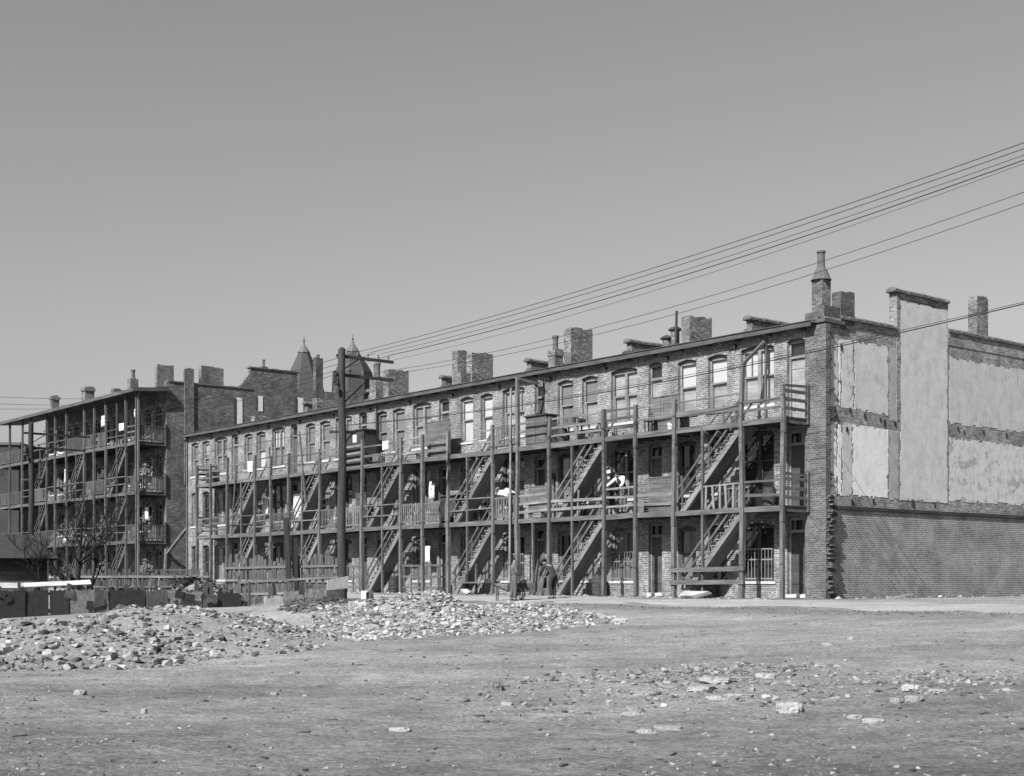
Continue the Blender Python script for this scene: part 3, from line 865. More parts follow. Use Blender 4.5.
# ------------------------------------------------------------------ timber porches
def make_porch(name, label, c, posts, mids, depth, decks, ztops, stairs, rails, s_end, roof_z=None, ground=.0, endrail=True, mat='wood', seed=1):
    rnd = random.Random(seed)
    P = thing(name, label, 'porch', (c[0], c[1], 0), TH)
    wm = M[mat]
    pw = .15
    # posts
    for i, s in enumerate(posts):
        top = ztops.get(i, ztops['*'])
        f = MB(); prev = (-s + rnd.uniform(-.02, .02), -depth - .01 + rnd.uniform(-.01, .01), ground - .25)
        zs = [d for d in decks if d < top - .3] + [top]
        for q, z in enumerate(zs):
            nxt = (-s + rnd.uniform(-.045, .045), -depth - .01 + rnd.uniform(-.015, .015), z)
            w = pw * rnd.uniform(.85, 1.15) * (1.0 if q == 0 else .9)
            f.beam(prev, nxt, w, w, up=(0, 1, 0))
            # scabbed-on splice block below each deck
            if q < len(zs) - 1 and rnd.random() < .6:
                f.beam((nxt[0] + .02, nxt[1] - .04, z - .55), (nxt[0] + .02, nxt[1] - .04, z + .12), .14, .10, up=(0, 1, 0))
            prev = nxt
        f.build('post', wm, P)
    for s, z1 in mids:
        f = MB(); f.beam((-s + rnd.uniform(-.03, .03), -depth + .02, ground - .2), (-s + rnd.uniform(-.03, .03), -depth + .02, z1), .085, .085, up=(0, 1, 0))
        f.build('post', wm, P)
    s0 = posts[0]; s1 = posts[-1] if s_end is None else s_end
    b_in = -depth + .80
    for di, z in enumerate(decks):
        f = MB()
        holes = [(a + .05, b - .25) for (a, b, fl) in stairs if di in [q + 1 - 1 for q in fl]]
        # planks run along the porch
        nb = max(3, int(depth / .16)); bw = depth / nb
        for r in range(nb):
            y0 = -depth + r * bw; yc = y0 + bw / 2
            cuts = [s0 - .06]
            for a, b in sorted(holes):
                if yc < b_in + .02: cuts += [a, b]
            cuts.append(s1 + .06)
            for a, b in zip(cuts[0::2], cuts[1::2]):
                q = a
                while q < b - .02:
                    e = min(q + rnd.uniform(2.4, 4.2), b)
                    dz = rnd.uniform(-.006, .006)
                    f.beam((-q - .003, yc, z - .016 + dz), (-e + .003, yc, z - .016 + dz + rnd.uniform(-.004, .004)), bw - .012, .032)
                    q = e
        f.build('deck', wm, P)
        f = MB()
        q = s0
        while q < s1 + .01:
            inhole = any(a < q < b for a, b in holes)
            f.beam((-q, -.003, z - .125), (-q, (b_in + .03) if inhole else -depth + .05, z - .125), .05, .17)
            q += .61
        f.build('joists', wm, P)
        # front fascia in lengths from post to post
        f = MB()
        allp = list(posts)
        for a, b in zip(allp, allp[1:]):
            if b > s1 + .05: break
            dz = rnd.uniform(-.028, .028)
            f.beam((-a + .01, -depth - .0 + rnd.uniform(-.01, .01), z - .10 + dz), (-b - .01, -depth + rnd.uniform(-.01, .01), z - .10 - dz), .05, rnd.uniform(.17, .21))
        f.beam((-s0 - .02, -depth, z - .11), (-s0 - .02, -.003, z - .11), .05, .19)
        f.beam((-s1 + .02, -depth, z - .11), (-s1 + .02, -.003, z - .11), .05, .19)
        f.build('fascia', wm, P)
    # railings
    for (di, a, b, style) in rails:
        z = decks[di]; y = -depth + .02
        f = MB()
        rm_ = rnd.choice([wm, wm, M['wood_lt'] if mat == 'wood' else M['wood'], M['wood_old'] if mat == 'wood' else wm])
        j = lambda m=.035: rnd.uniform(-m, m)
        if style == 'boards':
            for h, t in ((.30, .11), (.62, .10), (.96, .09)):
                if rnd.random() < .9: f.beam((-a, y + j(.01), z + h + j(.04)), (-b, y + j(.01), z + h + j(.04)), .028, t * rnd.uniform(.7, 1.2))
            if b - a > 2.4: f.beam((-(a + b) / 2 + j(.1), y + .05, z), (-(a + b) / 2 + j(.1), y + .05, z + 1.02), .07, .05, up=(0, 1, 0))
        elif style == 'thin':
            for h in (.5, .97): f.beam((-a, y, z + h + j()), (-b, y, z + h + j()), .04, .055)
        elif style == 'wide':
            f.beam((-a, y, z + .48 + j()), (-b, y, z + .50 + j()), .03, .2)
            f.beam((-a, y - .02, z + .95), (-b, y - .02, z + .92), .035, .05)
            f.beam((-a - .9, y + .03, z), (-a - .9, y + .03, z + .6), .07, .05, up=(0, 1, 0))
            f.beam((-a - 1.5, y + .03, z + .05), (-a - 1.0, y + .03, z + .5), .05, .05)
        elif style == 'pickets':
            f.beam((-a, y, z + .92 + j()), (-b, y, z + .92 + j()), .05, .07)
            f.beam((-a, y, z + .12), (-b, y, z + .12), .045, .07)
            n = max(3, int((b - a) / .155))
            for i in range(n):
                if rnd.random() < .05: continue
                x = a + .08 + (b - a - .16) * i / (n - 1)
                f.beam((-x + j(.015), y - .03, z + .08), (-x + j(.015), y - .03, z + .96 + j(.015)), rnd.choice([.06, .08, .09]), .022, up=(0, 1, 0))
        elif style == 'sparse':
            f.beam((-a, y, z + .84), (-b, y, z + .80), .04, .05)
            for x in np.arange(a + .15, b - .1, .3): f.beam((-x + j(.05), y, z), (-x + j(.05), y, z + .84), .085, .03, up=(0, 1, 0))
        elif style == 'low':
            f.beam((-a, y, z + .35), (-b, y, z + .4), .03, .1); f.beam((-a, y, z + .85), (-b, y, z + .85), .03, .07)
        f.build('railing', rm_, P)
    if endrail:
        for di, z in enumerate(decks):
            for s_e in (s0 - .05, s1 + .05):
                f = MB()
                f.beam((-s_e, -.10, z - .2), (-s_e, -.10, z + 1.15), .09, .09, up=(0, 1, 0))
                if depth > 1.6:
                    f.beam((-s_e, -depth + .1, z + .92), (-s_e, -.1, z + .92), .05, .07); f.beam((-s_e, -depth + .1, z + .12), (-s_e, -.1, z + .12), .05, .07)
                    for q in np.linspace(-depth + .15, -.15, 13): f.beam((-s_e + rnd.uniform(-.01, .01), q, z + .08), (-s_e, q + rnd.uniform(-.015, .015), z + .95), .07, .022, up=(1, 0, 0))
                else:
                    for h, t in ((.28, .10), (.58, .12), (.86, .11), (1.05, .09)):
                        f.beam((-s_e, -depth + .05, z + h + rnd.uniform(-.03, .03)), (-s_e, -.08, z + h + rnd.uniform(-.04, .04)), .028, t)
                f.build('railing', wm, P)
    # stairs: (s_top, s_bot, floors)
    for (a, b, fl) in stairs:
        for q in fl:
            z0 = (ground + .06) if q == 0 else decks[q - 1]
            z1 = decks[q]
            sb, st = b - .18, a + .12
            y0, y1 = -depth + .10, -depth + .76
            dirv = Vector((-(st - sb), 0, z1 - z0)).normalized(); nrm = Vector((-dirv.z, 0, dirv.x))
            if nrm.z < 0: nrm = -nrm
            pb = Vector((-sb, 0, z0)); pt = Vector((-st, 0, z1 - .02))
            f = MB()
            for y in (y0, y1): f.beam(pb + Vector((.05, y, .0)) - nrm * .10, pt + Vector((0, y, .0)) - nrm * .12, .045, .21, up=tuple(nrm))
            sm_ = M['wood_lt'] if mat == 'wood' else M['wood']
            o = f.build('stair', sm_, P)
            f = MB(); n = 14
            for i in range(1, n):
                p = pb.lerp(pt, i / n)
                f.box(p.x - .13, p.x + .12, y0 - .05, y1 + .03, p.z + .02, p.z + .055)
                f.box(p.x - .10, p.x - .08, y0 - .03, y1 + .02, p.z - .17, p.z + .019)
            f.beam(pb + Vector((.12, (y0 + y1) / 2, .02)) - nrm * .19, pt + Vector((0, (y0 + y1) / 2, 0)) - nrm * .21, y1 - y0 - .06, .02, up=tuple(nrm))
            link('treads', f.mesh('treads', sm_), o)
            f = MB(); off = nrm * .0
            for hh in (.42, .82):
                f.beam(pb + Vector((0, y0 - .04, hh)), pt + Vector((0, y0 - .04, hh - .02)), .045, .075)
            f.beam(pb + Vector((0, y1, .85)), pt + Vector((0, y1, .8)), .04, .06)
            for t_ in (.06, .5, .93):
                p = pb.lerp(pt, t_)
                f.beam(p + Vector((0, y0 - .03, -.05)), p + Vector((0, y0 - .03, .86)), .06, .05, up=(0, 1, 0))
            link('handrail', f.mesh('handrail', wm), o)
    return P


POSTS1 = [.73, 2.51, 5.72, 7.67, 9.40, 12.55, 14.55, 16.2, 19.29, 21.24, 22.97, 26.19, 28.0, 30.04, 33.09, 34.96, 36.68, 39.8, 41.77, 43.51]
MIDS1 = [(4.36, 6.0), (11.23, 6.0), (18.0, 6.0), (24.53, 6.0), (31.79, 6.0), (38.24, 6.0), (13.62, 3.0)]
ST1 = [(2.51, 5.72, (0, 1)), (9.40, 12.55, (0, 1)), (16.2, 19.29, (0, 1)), (22.97, 26.19, (0, 1)), (30.04, 33.09, (0, 1)), (36.68, 39.8, (0, 1))]
RL = []
st3 = {0: 'boards', 1: 'wide', 2: 'thin', 3: 'boards', 4: 'boards', 5: 'boards', 6: 'pickets', 7: 'low', 8: 'boards', 9: 'boards', 10: 'low', 11: 'boards', 12: 'boards', 13: 'low', 14: 'thin', 15: 'thin', 16: 'low', 17: 'boards', 18: 'boards'}
st2 = {0: 'low', 1: 'sparse', 2: 'boards', 3: 'boards', 4: 'boards', 5: 'boards', 6: 'pickets', 7: 'thin', 8: 'pickets', 9: 'pickets', 10: 'thin', 11: 'pickets', 12: 'pickets', 13: 'thin', 14: 'pickets', 15: 'boards', 16: 'thin', 17: 'boards', 18: 'boards'}
for i, (a, b) in enumerate(zip(POSTS1, POSTS1[1:])):
    if i in st3: RL.append((1, a, b if i != 7 else 17.6, st3[i]))
    if i in st2: RL.append((0, a, b if i != 1 else 4.3, st2[i]))
porch = make_porch('timber_porch', 'grey two deck timber porch with open stairs along the sunlit long brick row', C0, POSTS1, MIDS1, 1.34, [3.13, 6.10],
                   {'*': 7.15, 1: 8.08, 6: 8.97, 17: 7.4, 16: 7.3, 11: 7.3}, ST1, RL, None, seed=4)
# braces and clothes-line struts standing above the top deck
f = MB(); f.beam((-2.51, -1.36, 8.0), (-2.55, -.06, 9.0), .09, .1); f.beam((-2.55, -.05, 6.15), (-2.55, -.05, 9.05), .08, .07, up=(0, 1, 0)); f.build('brace', M['wood'], porch)
f = MB(); f.beam((-14.5, -1.36, 8.9), (-14.5, -.06, 8.75), .09, .12); f.beam((-14.35, -.3, 8.6), (-14.65, -.05, 8.95), .2, .14); f.build('brace', M['wood'], porch)
f = MB(); f.tube([(-14.92, -1.5, -.2), (-14.9, -1.47, 4.2), (-14.86, -1.47, 8.55)], [.055, .05, .045], 8); f.build('pole', M['wood_lt'], porch)
for a, b, z0, z1 in ((39.2, 38.6, 3.1, 6.9), (31.3, 31.9, 4.5, 8.2), (34.96, 34.96, 7.0, 7.6)):
    f = MB(); f.beam((-a, -1.42, z0), (-b, -1.42, z1), .07, .06, up=(0, 1, 0)); f.build('pole', M['wood'], porch)
f = MB()
for z in (.55, 1.0): f.beam((-2.35, -1.45, z + .02), (-5.85, -1.45, z - .02), .05, .16)
f.build('stair_guard', M['wood'], porch)
f = MB()
f.beam((-16.2, -1.4, .52), (-18.1, -1.4, .50), .9, .07); f.beam((-18.0, -1.42, -.2), (-18.0, -1.42, .9), .16, .14, up=(0, 1, 0)); f.beam((-17.4, -1.3, -.2), (-17.4, -1.3, 1.3), .08, .08, up=(0, 1, 0))
f.build('stair_landing', M['wood'], porch)
for a, b in ((19.35, 21.2), (26.25, 27.9), (21.4, 22.9)):
    f = MB()
    for h in (.25, .75, 1.25): f.beam((-a, -1.3, h), (-b, -1.3, h + .02), .03, .09)
    for x in np.arange(a + .3, b, .55): f.beam((-x, -1.27, -.1), (-x, -1.27, 1.3), .07, .04, up=(0, 1, 0))
    f.build('railing', M['wood'], porch)

# ------------------------------------------------------------------ the far, taller tenement
h2 = thing('dark_brick_tenement', 'taller four storey dark brick tenement at the far left with stacked porches', 'building', (C2[0], C2[1], 0), TH)
LEN2 = 20.0; B2 = 17.0; Z2 = 12.75
ops2 = []
FL2 = [.1, 3.0, 6.0, 9.0]
W2 = []
for u in range(3):
    o = u * 6.6
    W2 += [(o + .7, o + 1.45, 'd'), (o + 2.0, o + 2.9, 'w'), (o + 3.5, o + 4.4, 'w'), (o + 5.2, o + 6.1, 'w')]
for (a, b, kd) in W2:
    if b > LEN2 - .3: continue
    for z in FL2:
        if kd == 'd':
            ops2.append((a, b, z, z + 2.35, .085)); add_door(h2, (a + b) / 2, z, w=.75, h=2.35, leaf=random.choice(['door', 'frame_dk', 'door_lt']), kind='panel')
        else:
            ops2.append((a, b, z + .7, z + 2.35, .09))
            up, low = random.choice([('b_mid', 'b_mid'), ('b_grey', 'b_light'), ('b_light', 'b_mid'), ('b_dark', 'b_dark')])
            add_window(h2, (a + b) / 2, z + .7, w=.9, h=1.65, up=up, low=low, double=False, dark=False)
f = MB()
facade(f, 0, LEN2, [(-.6, 2.95), (2.95, 5.95), (5.95, 8.95), (8.95, 12.3)], ops2, 12.3)
f.build('wall', M['brick_far'], h2, recalc=False)
f = MB()
f.sbox(.0, .34, .003, B2, -.6, 12.85); f.build('end_wall', M['brick_far'], h2)
f = MB()
f.sbox(LEN2 - .34, LEN2, .003, B2, -.6, 12.6); f.sbox(.34, LEN2 - .34, B2 - .34, B2, -.6, 13.4); f.build('rear_wall', M['brick_far'], h2)
f = MB(); f.poly([(-.34, .0, 12.45), (-LEN2, .0, 12.45), (-LEN2, B2, 12.7), (-.34, B2, 12.7)]); roof2 = f.build('roof', M['roof'], h2)
f = MB(); f.poly([(.35, -2.35, 12.17), (-LEN2 - 5, -2.35, 12.17), (-LEN2 - 5, .05, 12.50), (.35, .05, 12.50)])
f.poly([(.35, -2.35, 12.12), (-LEN2 - 5, -2.35, 12.12), (-LEN2 - 5, .05, 12.30), (.35, .05, 12.30)])
f.beam((.35, -2.36, 12.10), (-LEN2 - 5, -2.36, 12.10), .05, .2); f.beam((.36, -2.36, 12.14), (.36, .02, 12.32), .05, .22)
link('porch_roof', f.mesh('porch_roof', M['fascia']), roof2)
# stepped end parapet, flues, blocked windows
f = MB(); f.sbox(.0, .34, 5.8, 9.3, 12.85, 14.25); f.sbox(.0, .34, 9.3, 13.2, 12.85, 13.2); f.build('parapet', M['brick_far'], h2)
f = MB(); f.poly([(-.01, 5.0, 12.86), (-.01, 5.79, 12.86), (-.01, 5.79, 13.9), ]); f.poly([(-.3, 5.0, 12.86), (-.3, 5.79, 12.86), (-.3, 5.79, 13.9)]); f.poly([(-.01, 5.0, 12.86), (-.01, 5.79, 13.9), (-.3, 5.79, 13.9), (-.3, 5.0, 12.86)])
f.build('parapet', M['brick_far'], h2)
f = MB(); y = 5.72
while y < 9.3: f.sbox(-.06, .4, y, y + .4, 14.25, 14.32 + random.uniform(0, .03)); y += .42
y = .1
while y < 5.6: f.sbox(-.05, .39, y, y + .4, 12.85, 12.92 + random.uniform(0, .03)); y += .42
f.build('coping', M['tile'], h2)
chimney(h2, -.1, .1, 1.17, 1.80, 6.5, 13.75, 'brick_far')
chimney(h2, .004, .42, 2.35, 3.9, 12.852, 14.0, 'brick_chimney')
chimney(h2, -.02, .36, 10.7, 11.25, 12.5, 15.4, 'brick_dark', pots=((.15, 10.95, .1, .25),))
chimney(h2, .4, .8, 6.9, 7.3, 14.0, 14.5, 'brick_dark', pots=((.6, 7.1, .08, .5),))
f = MB(); f.sbox(-.02, .2, 12.2, 14.5, 11.0, 13.35); f.build('parapet', M['brick_chimney'], h2)
for (b0, b1, z0, z1) in ((4.82, 5.22, 10.3, 12.25), (6.35, 6.7, 11.5, 12.5), (9.3, 9.72, 11.5, 12.62)):
    f = MB(); f.sbox(-.03, .02, b0, b1, z0, z1); f.build('blocked_window', M['plaster_white'], h2)
    f = MB(); f.sbox(-.035, .02, b0 - .2, b0 - .003, z0 + .1, z1 - .1); f.build('blocked_window', M['frame_dk'], h2)
# stacks showing over the porch roof
chimney(h2, 4.0, 4.3, 1.25, 2.4, 12.4, 14.5)
chimney(h2, 9.9, 10.35, 2.0, 2.6, 12.4, 14.35, pots=((10.1, 2.3, .13, .65),))
chimney(h2, 11.6, 12.2, 1.6, 2.2, 12.4, 13.75, 'brick_dark')
chimney(h2, 17.0, 17.65, 1.7, 2.4, 12.4, 14.5, rim=.07)
chimney(h2, 15.9, 16.4, 1.6, 2.2, 12.4, 13.3, 'brick_dark')
chimney(h2, 19.45, 19.8, .2, .75, 12.4, 14.0, rim=.07)
# street-front turrets with slate spires
for (s, b, r, zb, zt, bell) in ((12.1, 17.0, 1.32, 14.6, 18.0, False), (5.25, 17.0, 1.22, 14.2, 17.2, True)):
    f = MB(); f.lathe([(r * .92, 0), (r * .92, zb)], 8, (-s, b, 0)); f.build('turret', M['brick_far'], h2)
    f = MB()
    if not bell: f.lathe([(1.7, zb - .2), (1.55, zb + .5), (1.16, zb + 1.8), (.42, zt - .05), (.36, zt)], 8, (-s, b, 0))
    else: f.lathe([(1.58, zb - .3), (1.52, zb + 1.0), (1.42, zb + 1.4), (1.1, zb + 1.95), (.76, zb + 2.4), (.42, zt - .05), (.36, zt)], 8, (-s, b, 0))
    o = f.build('spire', M['slate'], h2)
    f = MB(); f.lathe([(.50, zt - .1), (.46, zt), (.22, zt + .35), (.09, zt + .55), (.05, zt + .75), (.10, zt + .85), (.04, zt + .95), (.03, zt + 1.15), (.0, zt + 1.2)], 10, (-s, b, 0))
    link('finial', f.mesh('finial', M['leadcap']), o)

POSTS2 = [0.0, 1.52, 4.58, 6.46, 8.11, 11.10, 13.2, 14.72, 17.78, 19.5, 22.0, 24.4]
MIDS2 = [(3.0, 12.0), (9.6, 8.9), (16.2, 8.9)]
ST2 = [(1.52, 4.58, (0, 1, 2)), (8.11, 11.10, (0, 1, 2)), (14.72, 17.78, (0, 1, 2))]
RL2 = []
for di in range(3):
    for i, (a, b) in enumerate(zip(POSTS2, POSTS2[1:])):
        RL2.append((di, a, b, ['pickets', 'pickets', 'boards', 'pickets', 'pickets', 'boards', 'thin'][(i * 3 + di) % 7] if i not in (1, 5, 8) else 'thin'))
porch2 = make_porch('timber_porch', 'dark three deck timber porch under a lean-to roof on the far left tenement', C2, POSTS2, MIDS2, 1.95, [3.0, 6.0, 9.05], {'*': 12.12}, ST2, RL2, None, seed=9, mat='wood_porch_dark')
f = MB()
f.beam((.12, -1.9, -.2), (.12, -1.9, 12.0), .10, .10, up=(0, 1, 0)); f.build('post', M['wood'], porch2)
# raking shore between the two buildings
o = thing('raking_shore', 'slanting timber shore propped between the two brick tenements', 'shore', W(0, .1, 0, C2), TH)
f = MB(); f.beam((.08, -.1, 2.2), (2.36, .1, 3.7), .17, .12); f.build('shore', M['wood_lt'], o)
f = MB(); f.beam((-.12, -.2, -.2), (.06, -.16, 2.5), .15, .12, up=(0, 1, 0)); f.build('post', M['wood_lt'], o)

# ------------------------------------------------------------------ utility poles and lines
PL = []
def utility_pole(x, y, h, label, arms, dark=True, stub=True, rb=.19, bz=6.78):
    z0 = gz(x, y)
    o = thing('utility_pole', label, 'pole', (x, y, z0), TH, 'utility poles along the alley')
    f = MB(); n = 10
    f.tube([(0.02 * math.sin(i * 1.3), .02 * math.cos(i), -.4 + (h + .4) * i / n) for i in range(n + 1)], [rb - (rb - .145) * i / n for i in range(n + 1)], 14)
    f.lathe([(.15, h - .03), (.145, h + .03), (.06, h + .1), (.0, h + .12)], 14); f.build('pole', M['pole'], o)
    for (z, y0, y1, ins) in arms:
        f = MB(); f.beam((-.17, y0, z), (-.17, y1, z), .095, .12); a = f.build('crossarm', M['pole'], o)
        for q in ins:
            i = MB(); i.lathe([(.016, .05), (.016, .12), (.05, .13), (.05, .17), (.035, .19), (.045, .21), (.03, .25), (.0, .26)], 8, (-.17, q, z))
            link('insulator', i.mesh('insulator', M['glass_ins']), a)
    f = MB(); f.beam((-.15, .05, arms[-1][0] - 1.25), (-.2, 1.4, arms[-1][0] - .05), .04, .05)
    if stub:
        f.beam((-.14, .05, arms[0][0] - .6), (-.19, .9, arms[0][0] - .05), .03, .04)
        f.beam((.0, -.42, arms[-1][0] + .05), (.0, .0, arms[-1][0] - .05), .09, .1); f.beam((.05, -.35, arms[-1][0] - .45), (.05, 0, arms[-1][0] - .4), .08, .08)
        f.lathe([(.07, 0), (.09, .05), (.09, .32), (.05, .38), (.0, .4)], 10, (.02, -.36, arms[-1][0] - .38))
        f.lathe([(.06, 0), (.07, .05), (.07, .22), (.0, .26)], 10, (.12, -.25, arms[-1][0] - .8))
    f.build('brace', M['pole'], o)
    f = MB(); f.beam((-.18, -.5, bz), (-.18, .75, bz + .06), .09, .1); f.beam((-.17, .1, bz - .58), (-.18, .6, bz), .04, .05); f.build('cable_bracket', M['wood'], o)
    return o


P1 = (-6.26, 55.0); zt = gz(*P1)
utility_pole(P1[0], P1[1], 9.85 - zt, 'tall dark utility pole with two crossarms in front of the long brick row', [(9.63 - zt, -.15, 2.6, (.86, 1.36, 1.86, 2.36)), (8.88 - zt, -.25, 2.6, (.5, 1.1, 1.7, 2.3))])
P2 = (-27.85, 81.8); zt2 = gz(*P2)
utility_pole(P2[0], P2[1], 9.9 - zt2, 'utility pole at the far left in front of the dark porches', [(9.35 - zt2, -.4, 3.7, (.86, 1.6, 2.4, 3.2)), (8.5 - zt2, -.2, 3.4, (.5, 1.1, 1.7, 2.3))])
P3 = (P1[0] - AX * 34.4, P1[1] - AY * 34.4); zt3 = gz(*P3)
utility_pole(P3[0], P3[1], 12.1 - zt3, 'utility pole beside the lot out of frame to the right', [(11.55 - zt3, -.15, 2.6, (.86, 1.36, 1.86, 2.36)), (10.75 - zt3, -.25, 2.6, (.5, 1.1, 1.7, 2.3))], stub=False, bz=7.5 - zt3)


def wire(label, fn, t0, t1, n=26, r=.011):
    f = MB(); pts = [fn(t0 + (t1 - t0) * i / n) for i in range(n + 1)]
    f.tube(pts, [r] * (n + 1), 5)
    o = f.build('overhead_wire', M['wire']); tag(o, label, 'wire', 'overhead wires along the alley')
    return o


def span(o, za, a, b, dx=0):
    def fn(t):   # t metres from pole 1 towards the camera side
        z = za + a * t + b * t * t
        return Vector((P1[0] + BX * o - AX * t, P1[1] + BY * o - AY * t, z))
    return fn


LW = ['highest of the five upper overhead wires, from the innermost pin of the top crossarm', 'second highest of the five upper overhead wires crossing the sky', 'third of the five upper overhead wires crossing the sky', 'fourth, heavy one of the five upper overhead wires crossing the sky', 'faint lowest of the five upper overhead wires crossing the sky']
for o_, lb, z_, r, ca_, cb_ in zip((.86, 1.36, 1.86, 2.36, 2.5), LW, (9.88, 9.88, 9.88, 9.88, 9.70), (.011, .011, .009, .015, .007),
                                   (.00529, .00614, -.00085, -.00057, -.0035), (.001328, .001358, .001648, .001724, .002016)):
    wire(lb, span(o_, z_, ca_, cb_), 0, 34.4, r=r)
wire('upper of the two loose wires strung from the lower crossarm over the roof', span(1.7, 9.1, -.03653, .002658), 0, 34.4, r=.009)
wire('lower of the two loose wires strung from the lower crossarm over the roof', span(2.3, 9.1, -.04279, .002799), 0, 34.4, r=.009)
wire('heavy low telephone cable passing in front of the third storey windows', span(.3, 6.86, -.04668, .00194), 0, 34.4, r=.015)
wire('thin telephone wire just above the low cable in front of the third storey', span(.65, 6.92, -.03856, .001748), 0, 34.4, r=.008)


def back(o1, z1, z2):
    def fn(t):
        q = t / 34.4; z = z1 + (z2 - z1) * q - 1.0 * q * (1 - q)
        return Vector((P1[0] + BX * o1 + AX * t, P1[1] + BY * o1 + AY * t, z))
    return fn


for o_, z1, z2, lb in ((.86, 9.88, 9.6, 'wire between the two utility poles from the innermost top pin'), (1.6, 9.88, 9.6, 'wire between the two utility poles from the second top pin'), (2.36, 9.88, 9.6, 'wire between the two utility poles from the outer top pin'),
                       (.5, 9.1, 8.75, 'wire between the two utility poles from the lower crossarm'), (.3, 6.86, 6.9, 'low cable between the two utility poles')):
    wire(lb, back(o_, z1, z2), 0, 34.4)
for zl, zr, lb in ((19.9, 19.0, 'upper thin wire sloping behind the far left roof'), (19.1, 18.4, 'lower thin wire sloping behind the far left roof'), (18.3, 18.2, 'nearly level thin wire behind the far left roof')):
    a = Vector((-62, 140, zl)); b = Vector((-38, 140, zr))
    wire(lb, lambda t, a=a, b=b: a.lerp(b, t) - Vector((0, 0, 1.2 * t * (1 - t))), 0, 1, r=.02)

# distant blocks glimpsed under the far porch roof
for (x, y, w, d, h, lb) in ((-53, 138, 13, 10, 13.6, 'low dark brick block far behind the left porches'), (-68, 150, 14, 10, 14.6, 'gabled distant brick block beyond the far left porches')):
    o = thing('distant_block', lb, 'building', (x, y, 0))
    f = MB(); f.box(-w / 2, w / 2, -d / 2, d / 2, -.5, h); f.build('wall', M['far'], o)
    f = MB(); f.box(-w / 2 - .2, w / 2 + .2, -d / 2 - .2, d / 2 + .2, h, h + .25)
    if 'gabled' in lb:
        f.poly([(-w / 2, -d / 2, h + .25), (w / 2, -d / 2, h + .25), (0, -d / 2, h + 2)]); f.poly([(-w / 2, d / 2, h + .25), (w / 2, d / 2, h + .25), (0, d / 2, h + 2)])
        f.poly([(-w / 2, -d / 2, h + .25), (0, -d / 2, h + 2), (0, d / 2, h + 2), (-w / 2, d / 2, h + .25)]); f.poly([(w / 2, -d / 2, h + .25), (0, -d / 2, h + 2), (0, d / 2, h + 2), (w / 2, d / 2, h + .25)])
    f.build('roof', M['roof'], o)
    for i in range(4):
        f = MB(); f.box(-w / 2 + 1.5 + i * 3, -w / 2 + 2.5 + i * 3, -d / 2 - .03, -d / 2, h - 3, h - 1.2); f.build('window', M['b_dark'], o)

# ------------------------------------------------------------------ yard fence of sheets and boards
FA = Vector((-6.1, 54.2)); FB = Vector((-17.8, 46.8))
FD = (FB - FA).normalized(); FN = Vector((FD.y, -FD.x))
if FN.y > 0: FN = -FN
FANG = math.atan2(FD.y, FD.x)


def fpos(t, off=0):      # t metres from the utility pole along the fence
    p = FA + FD * t + FN * off
    return p.x, p.y


fx, fy = fpos(0)
fence = thing('patchwork_fence', 'ramshackle yard fence of tar paper, sheet iron and boards behind the rubble', 'fence', (fx, fy, 0), FANG)
# (t0,t1,ztop0,ztop1,material)
PANL = [(.08, .76, .34, .30, 'sheet_md'), (.8, 1.65, .28, .26, 'sheet_lt'), (1.7, 2.52, .22, .18, 'sheet_lt'), (2.56, 3.35, .05, -.05, 'concrete'),
        (4.29, 5.23, .12, .16, 'tar_dk'), (5.23, 5.84, .08, .12, 'sheet_md'), (5.84, 7.16, .18, .2, 'sheet_lt'), (7.16, 7.97, .22, .22, 'sheet_md'),
        (8.01, 9.34, .26, .28, 'tar_dk'), (9.38, 9.85, .30, .32, 'sheet_md'), (9.85, 10.68, .28, .30, 'sheet_lt'), (10.73, 11.39, .28, .28, 'tar_dk'), (11.44, 12.25, .3, .28, 'tar_dk'), (12.25, 13.42, .3, .28, 'tar_dk'), (13.42, 14.8, .3, .3, 'sheet_md')]
for (t0, t1, z0, z1, mt) in PANL:
    f = MB(); n = 6
    lean = random.uniform(-.12, .12); ya = random.uniform(-.04, .04)
    gx, gy = fpos((t0 + t1) / 2); zb = gz(gx, gy) - .35
    for i in range(n):
        a = t0 + (t1 - t0) * i / n; b = t0 + (t1 - t0) * (i + 1) / n
        za = z0 + (z1 - z0) * i / n + random.uniform(-.07, .05); zc = z0 + (z1 - z0) * (i + 1) / n + random.uniform(-.07, .05)
        f.poly([(a, ya, zb), (b, ya, zb), (b, ya + lean, zc), (a, ya + lean, za)]); f.poly([(a, ya + .03, zb), (b, ya + .03, zb), (b, ya + lean + .03, zc), (a, ya + lean + .03, za)])
        f.poly([(a, ya + lean, za), (b, ya + lean, zc), (b, ya + lean + .03, zc), (a, ya + lean + .03, za)])
        if i in (0, n - 1):
            xx = a if i == 0 else b; z_ = za if i == 0 else zc
            f.poly([(xx, ya, zb), (xx, ya + lean, z_), (xx, ya + lean + .03, z_), (xx, ya + .03, zb)])
    f.build('panel', M[mt], fence)
for t in np.arange(.5, 14.6, 1.7):
    gx, gy = fpos(t); f = MB(); f.beam((t, -.13, gz(gx, gy) - .3), (t + random.uniform(-.06, .06), -.13, .34 + random.uniform(0, .22)), .09, .09, up=(0, 1, 0)); f.build('post', M['wood_fence'], fence)
for q in range(46):
    t = random.uniform(.2, 14.4); gx, gy = fpos(t)
    top = random.uniform(.15, .55) if t > 4 else random.uniform(.2, .6)
    f = MB(); f.beam((t, random.uniform(-.16, -.06), gz(gx, gy) - .2), (t + random.gauss(0, .16), random.uniform(-.3, .02), top), random.uniform(.07, .2), .022, up=(0, 1, 0))
    f.build('board', M[random.choice(['wood_fence', 'wood_dk', 'wood', 'sheet_md'])], fence)
